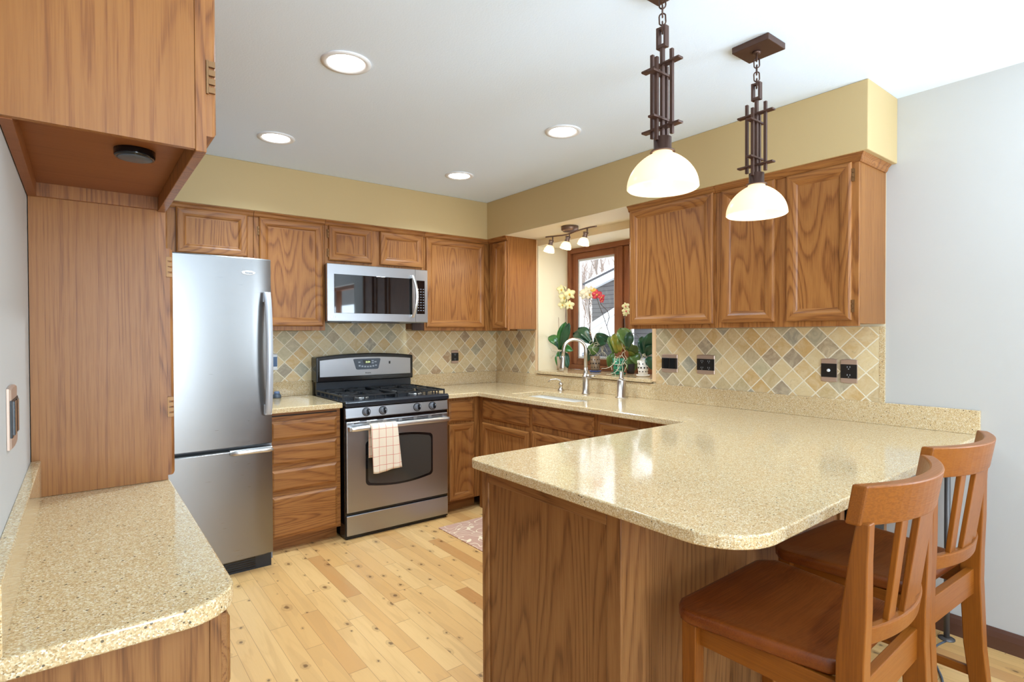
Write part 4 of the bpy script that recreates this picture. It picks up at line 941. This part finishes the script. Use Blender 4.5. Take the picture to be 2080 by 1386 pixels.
def flower(t, c, r, m, lipm=None, face=(-.75, -.62, .15), rot=0.0):
    c = Vector(c); f = Vector(face).normalized(); u = f.cross(Vector((0, 0, 1))).normalized(); v = u.cross(f)
    b = MB()
    for k in range(5):
        a = pi/2+2*pi*k/5+rot; wd = r*(.62 if k in (1, 4) else .42); d = (u*cos(a)+v*sin(a)); s_ = (-u*sin(a)+v*cos(a)); rows = []
        for j in range(6):
            q = j/5; hw = wd*.5*sin(pi*min(.98, q*.86+.10))**.7*1.5; cc = c+d*r*q+f*r*(.10+.12*q*(1-q)*2-.10*q)
            rows.append([cc-s_*hw, cc+f*r*.05, cc+s_*hw])
        V = [[b.bm.verts.new(p) for p in rr] for rr in rows]
        for a_, c_ in zip(V, V[1:]):
            for i in range(2): b.face([a_[i], a_[i+1], c_[i+1], c_[i]], m, True)
    o = b.build('flower', t, recalc=False); mo = o.modifiers.new('thickness', 'SOLIDIFY'); mo.thickness = .0012
    b = MB(); b.sphere(c+f*r*.22-v*r*.1, r*.17, lipm or pet_o, 8, (1, 1, 1.3)); sub(b, 'flower_lip', o); return o
def root(mb, a, rng, n, m, spread, L_, down=.6, seed=0):
    R = random.Random(seed)
    for i in range(n):
        p = Vector(a)+Vector((R.uniform(-.01, .01), R.uniform(-.01, .01), 0)); d = Vector((R.uniform(-1, .2), R.uniform(-1, 1), R.uniform(-down, rng))).normalized(); pts = [p.copy()]
        for k in range(12):
            d = (d+Vector((R.uniform(-1, 1), R.uniform(-1, 1), R.uniform(-1.1, .8)))*spread).normalized(); p = p+d*L_/11
            if p.z < SZ+.006: p.z = SZ+.006; d.z = abs(d.z)*.3
            if p.x > BX-.08: p.x = BX-.08
            pts.append(p.copy())
        mb.tube(pts, [.0022]*10+[.0016]*3, m, 5)
def V3(y, z, x): return (x, y, z)
ORCH = [{"label": "pale yellow orchid in clay pot leftmost on bay ledge", "mat": "clay", "pot": [0.12, -0.719, 0.036, 0.115], "leaves": [[[0.12, -0.716, 1.216], [0.12, -0.783, 1.44], 0.0817, "a"], [[0.12, -0.726, 1.223], [0.12, -0.822, 1.432], 0.0588, "b"], [[0.12, -0.706, 1.229], [0.12, -0.581, 1.32], 0.0653, "a"], [[0.12, -0.726, 1.219], [0.12, -0.865, 1.208], 0.0555, "a"], [[0.12, -0.721, 1.202], [0.12, -0.806, 1.067], 0.0653, "b"], [[0.12, -0.701, 1.201], [0.12, -0.716, 1.05], 0.0686, "a"], [[0.12, -0.701, 1.215], [0.12, -0.655, 1.278], 0.0327, "b"]], "stems": [[[0.12, -0.716, 1.209], [0.12, -0.767, 1.306], [0.12, -0.787, 1.43], [0.12, -0.785, 1.539], [0.12, -0.783, 1.594], [0.12, -0.803, 1.648], [0.12, -0.759, 1.726]]], "stakes": [[[0.12, -0.706, 1.208], [0.12, -0.697, 1.48]], [[0.12, -0.757, 1.251], [0.12, -0.785, 1.553]]], "flowers": [[[0.12, -0.733, 1.704], 0.034, "y"], [[0.12, -0.828, 1.66], 0.0392, "y"], [[0.12, -0.768, 1.635], 0.0405, "y"], [[0.12, -0.745, 1.579], 0.0314, "y"], [[0.12, -0.827, 1.572], 0.0327, "y"]], "roots": [[[0.12, -0.68, 1.201], 4, 0.1, 0.6]]}, {"label": "white orchid in blue and bronze lattice pot behind the faucet", "mat": "blue", "saucer": 1, "holes": 1, "pot": [0.2, -1.029, 0.04, 0.125], "leaves": [[[0.2, -0.993, 1.265], [0.2, -0.788, 1.348], 0.088, "b"], [[0.2, -1.001, 1.265], [0.2, -0.845, 1.39], 0.0704, "b"], [[0.2, -1.017, 1.265], [0.2, -1.173, 1.324], 0.0821, "b"], [[0.2, -1.009, 1.271], [0.2, -1.009, 1.172], 0.0762, "o"], [[0.2, -1.033, 1.26], [0.2, -1.157, 1.284], 0.0704, "b"], [[0.2, -0.985, 1.253], [0.2, -0.936, 1.123], 0.0586, "b"]], "stems": [[[0.2, -1.001, 1.242], [0.2, -0.969, 1.347], [0.2, -0.973, 1.453], [0.2, -0.962, 1.547], [0.2, -0.973, 1.641], [0.2, -0.946, 1.678]]], "stakes": [[[0.2, -0.977, 1.288], [0.2, -0.976, 1.523]], [[0.2, -1.009, 1.254], [0.2, -0.904, 1.573]]], "flowers": [[[0.2, -0.937, 1.666], 0.0446, "w"], [[0.2, -0.904, 1.654], 0.0305, "w"], [[0.2, -0.986, 1.687], 0.0281, "w"], [[0.2, -0.97, 1.653], 0.0328, "w"]], "roots": [[[0.2, -1.033, 1.3], 10, 0.16, 0.9], [[0.2, -1.096, 1.255], 8, 0.18, 1.2]]}, {"label": "crimson flowered orchid in green glazed pot, middle of the ledge", "mat": "green", "saucer": 1, "holes": 1, "pot": [0.15, -1.312, 0.046, 0.118], "leaves": [[[0.15, -1.291, 1.198], [0.15, -1.277, 1.346], 0.0716, "y"], [[0.15, -1.32, 1.209], [0.15, -1.341, 1.324], 0.0577, "y"], [[0.15, -1.404, 1.238], [0.15, -1.327, 1.384], 0.0923, "o"], [[0.15, -1.39, 1.227], [0.15, -1.418, 1.356], 0.0577, "b"], [[0.15, -1.262, 1.197], [0.15, -1.225, 1.324], 0.0577, "o"], [[0.15, -1.255, 1.202], [0.15, -1.218, 1.092], 0.0577, "o"]], "stems": [[[0.15, -1.291, 1.181], [0.15, -1.233, 1.313], [0.15, -1.166, 1.47], [0.15, -1.113, 1.574], [0.15, -1.097, 1.62]], [[0.15, -1.291, 1.181], [0.15, -1.218, 1.346], [0.15, -1.196, 1.402], [0.15, -1.221, 1.469], [0.15, -1.204, 1.514], [0.15, -1.143, 1.561], [0.15, -1.128, 1.585]]], "flowers": [[[0.15, -1.097, 1.643], 0.0323, "r"], [[0.15, -1.143, 1.62], 0.0231, "r"], [[0.15, -1.069, 1.673], 0.0185, "o"], [[0.15, -1.146, 1.593], 0.015, "r"], [[0.15, -1.076, 1.633], 0.0208, "r"]], "roots": [[[0.03, -1.452, 1.126], 5, 0.14, 0.5], [[0.03, -1.425, 1.178], 5, 0.16, 0.6]]}, {"label": "dark leaved orchid in pierced ivory pot rightmost on ledge", "mat": "ivory", "saucer": 1, "holes": 1, "pot": [0.12, -1.56, 0.04, 0.112], "leaves": [[[0.12, -1.563, 1.179], [0.12, -1.55, 1.324], 0.0663, "b"], [[0.12, -1.582, 1.19], [0.12, -1.649, 1.355], 0.0857, "b"], [[0.12, -1.588, 1.19], [0.12, -1.652, 1.263], 0.0572, "b"], [[0.12, -1.569, 1.19], [0.12, -1.53, 1.23], 0.0457, "b"], [[0.12, -1.595, 1.18], [0.12, -1.652, 1.09], 0.0686, "b"]], "stems": [[[0.12, -1.563, 1.19], [0.12, -1.539, 1.304], [0.12, -1.504, 1.337], [0.12, -1.473, 1.348], [0.12, -1.454, 1.329]]], "flowers": [], "roots": [[[0.12, -1.588, 1.185], 6, 0.09, 0.8]]}, {"label": "yellowing orchid with one small bloom beside pierced ivory pot", "mat": "dark", "redlip": 1, "pot": [0.24, -1.349, 0.034, 0.075], "leaves": [[[0.24, -1.349, 1.18], [0.24, -1.356, 1.054], 0.0891, "o"], [[0.24, -1.356, 1.181], [0.24, -1.425, 1.117], 0.0713, "o"], [[0.24, -1.342, 1.18], [0.24, -1.405, 1.258], 0.0713, "o"], [[0.24, -1.356, 1.192], [0.24, -1.306, 1.246], 0.0594, "y"], [[0.24, -1.349, 1.175], [0.24, -1.377, 1.209], 0.0475, "y"]], "stems": [[[0.24, -1.342, 1.18], [0.24, -1.299, 1.335], [0.24, -1.291, 1.446], [0.24, -1.297, 1.524]]], "flowers": [[[0.24, -1.302, 1.548], 0.0238, "y"], [[0.24, -1.307, 1.512], 0.0261, "y"], [[0.24, -1.297, 1.491], 0.0166, "y"]], "roots": []}]
POT = {'clay': terra, 'blue': lattice_m, 'green': greenp, 'ivory': ivory, 'dark': hole_m}
LM = {'a': leaf_a, 'b': leaf_b, 'y': leaf_y, 'o': leaf_o}; FM = {'y': pet_y, 'w': pet_w, 'r': pet_r, 'o': pet_o}
for oi, O in enumerate(ORCH):
    px, py, pr, ph = O['pot']; t = thing('potted_orchid', O['label'], 'orchid', (px, py, SZ), group='orchids on the bay window ledge')
    pm = POT[O['mat']]; b = MB()
    b.lathe((px, py, SZ+.004), [(pr*.80, 0), (pr*.86, ph*.3), (pr, ph-.004), (pr*.92, ph-.004), (pr*.80, ph*.35), (0.002, ph*.5)], pm, 28); pot = b.build('pot', t)
    if O.get('saucer'):
        sm_ = {'blue': bluep}.get(O['mat'], pm); b = MB(); b.lathe((px, py, SZ+.0005), [(pr*1.0, 0), (pr*1.22, .010), (pr*1.18, .012), (pr*.9, .005)], sm_, 28); b.build('saucer', t)
    if O.get('holes'):
        b = MB()
        for k in range(10):
            for j in range(3):
                a = 2*pi*(k+(.5 if j % 2 else 0))/10; d = Vector((cos(a), sin(a), 0)); q = ph*(.28+.24*j); rr = pr*(.86+.14*(q/ph-.3)/.7)+.0004
                b.lathe(Vector((px, py, SZ+.004+q))+d*rr, [(.0045 if j != 1 else .0062, -.001), (.0045 if j != 1 else .0062, .0008)], hole_m, 10, axis=d)
        b.build('pot_perforation', t)
    b = MB(); b.lathe((px, py, SZ+ph*.62), [(pr*.8, 0), (pr*.86, .012), (.004, .018)], hole_m, 16); b.build('potting_bark', t)
    for a, c, w_, mk in O['leaves']: leaf(t, a, c, w_*1.22, LM[mk])
    for pts in O['stems']:
        b = MB(); b.tube(pts, .0026, stem_m, 6); b.build('flower_stem', t)
    for pts in O.get('stakes', []):
        b = MB(); b.tube(pts, .0022, stake_m, 6); b.build('stake', t)
    for c, r, mk in O['flowers']: flower(t, c, r*1.25, FM[mk], pet_r if O.get('redlip') else None, rot=random.uniform(-.3, .3))
    if O.get('roots'):
        b = MB()
        for (a, n_, L_, dn) in O['roots']: root(b, a, .9, n_, root_m, .75, L_, dn, oi*7+n_)
        o = b.build('aerial_root', t)
        o['kind'] = 'stuff'

# ------------------------------------------------------------------ outside the bay window
def siding():
    n = NT('dark_grey_lap_siding'); x, y, z = n.sep(n.obj()); f_ = n.M('FRACT', n.M('DIVIDE', z, .115))
    n.col(n.mix(n.M('LESS_THAN', f_, .14), sr(92, 90, 90), sr(58, 56, 58))); n.set(Roughness=.8); return n.m
sid = siding(); fascia = flat('white_fascia_board', sr(226, 230, 232), .6); snow = flat('roof_snow', sr(244, 246, 250), .9); shing = flat('dark_roof_edge', sr(70, 70, 74), .8)
t = thing('neighbor_house', 'dark grey sided house with white rakes and snowy roof outside bay window', 'house', (9.5, 3.5, -.5))
sl = (3.042-2.741)/(6.668-5.611)
yA, zA = 6.75, 2.70; yB = 3.2; zB = zA+sl*(yA-yB)
b = MB(); b.prism([(yA-.12, -.5), (yA-.12, zA-.12), (yB, zB-.12), (-.4, zA-.12-.0), (-.4, -.5)], 0, 8.1, 13, sid); b.build('siding_wall', t)
b = MB(); b.prism([(yA, zA-.20), (yA, zA), (yB, zB), (-.5, zA), (-.5, zA-.20), (yB, zB-.19)], 0, 7.95, 8.09, fascia); b.build('rake_board', t)
b = MB(); b.prism([(yA+.04, zA-.02), (yA+.04, zA+.03), (yB, zB+.03), (yB, zB-.00), (yA, zA+.0)], 0, 7.9, 13, shing); b.prism([(yA, zA+.03), (yA-.1, zA+.10), (yB, zB+.13), (yB, zB+.03)], 0, 7.9, 13, snow); b.build('snowy_roof', t)
t = thing('porch_roof', 'low white edged snowy porch roof in front of grey siding', 'roof', (7.6, 5.0, 0.5))
sl2 = (1.838-1.436)/(6.579-5.697)
b = MB(); y0, y1 = 6.95, 3.0; z0 = 1.436-(y0-6.579)*sl2; z1 = z0+(y0-y1)*sl2
b.prism([(y0, z0-.16), (y0, z0), (y1, z1), (y1, z1-.16)], 0, 7.55, 7.9, fascia); b.build('rake_board', t)
b = MB(); b.prism([(y0-.0, z0-.62), (y0-.0, z0-.17), (y1, z1-.17), (y1, z1-.62)], 0, 7.6, 7.85, snow); b.build('snow_drift', t)
b = MB(); b.box((7.62, 3.0, -.5), (7.84, 6.6, z0-.5), sid); b.build('lower_wall', t)
b = MB(); b.box((1.1, -2.0, -.6), (60, 40, -.5), snow); struct(b.build('ground'))
barkm = flat('grey_brown_bark', sr(176, 166, 158), .9); twigm = flat('fine_brown_twigs', sr(178, 156, 142), .9)
def tree(x, y, h, lean, seed, label):
    R = random.Random(seed); t = thing('bare_tree', label, 'tree', (x, y, -.5), group='bare winter trees behind the grey house'); b = MB(); tw = MB(); cnt = [0]
    def br(mb, p, d, L_, r, lv):
        pts = [p.copy()]; q = p.copy(); n = 4
        for k in range(n): d = (d+Vector((R.uniform(-.2, .2), R.uniform(-.2, .2), R.uniform(-.06, .16)))).normalized(); q = q+d*L_/n; pts.append(q.copy())
        mb.tube(pts, [r*(1-.5*k/n) for k in range(n+1)], barkm if lv < 2 else twigm, 5 if lv < 2 else 3)
        if lv >= 4: return
        for k in range(6 if lv else 9):
            s_ = R.uniform(.3, 1); c = pts[min(n, int(s_*n)+0)]; dd = (d+Vector((R.uniform(-.9, .9), R.uniform(-.9, .9), R.uniform(-.2, .7)))).normalized(); br(tw if lv >= 1 else mb, c, dd, L_*R.uniform(.42, .62), r*.42, lv+1)
    br(b, Vector((x, y, -.5)), Vector(lean).normalized(), h, .075, 0); b.build('trunk', t); tw.build('branches', t, recalc=False)
tree(14.0, 12.8, 5.0, (0, -.28, 1), 3, 'bare winter tree leftmost beyond the snowy roof')
tree(15.5, 12.6, 5.6, (0, -.45, 1), 5, 'bare winter tree rising in middle of the window pane')
tree(14.5, 10.9, 6.2, (0, .35, 1), 11, 'bare winter tree leaning at right edge of the window pane')
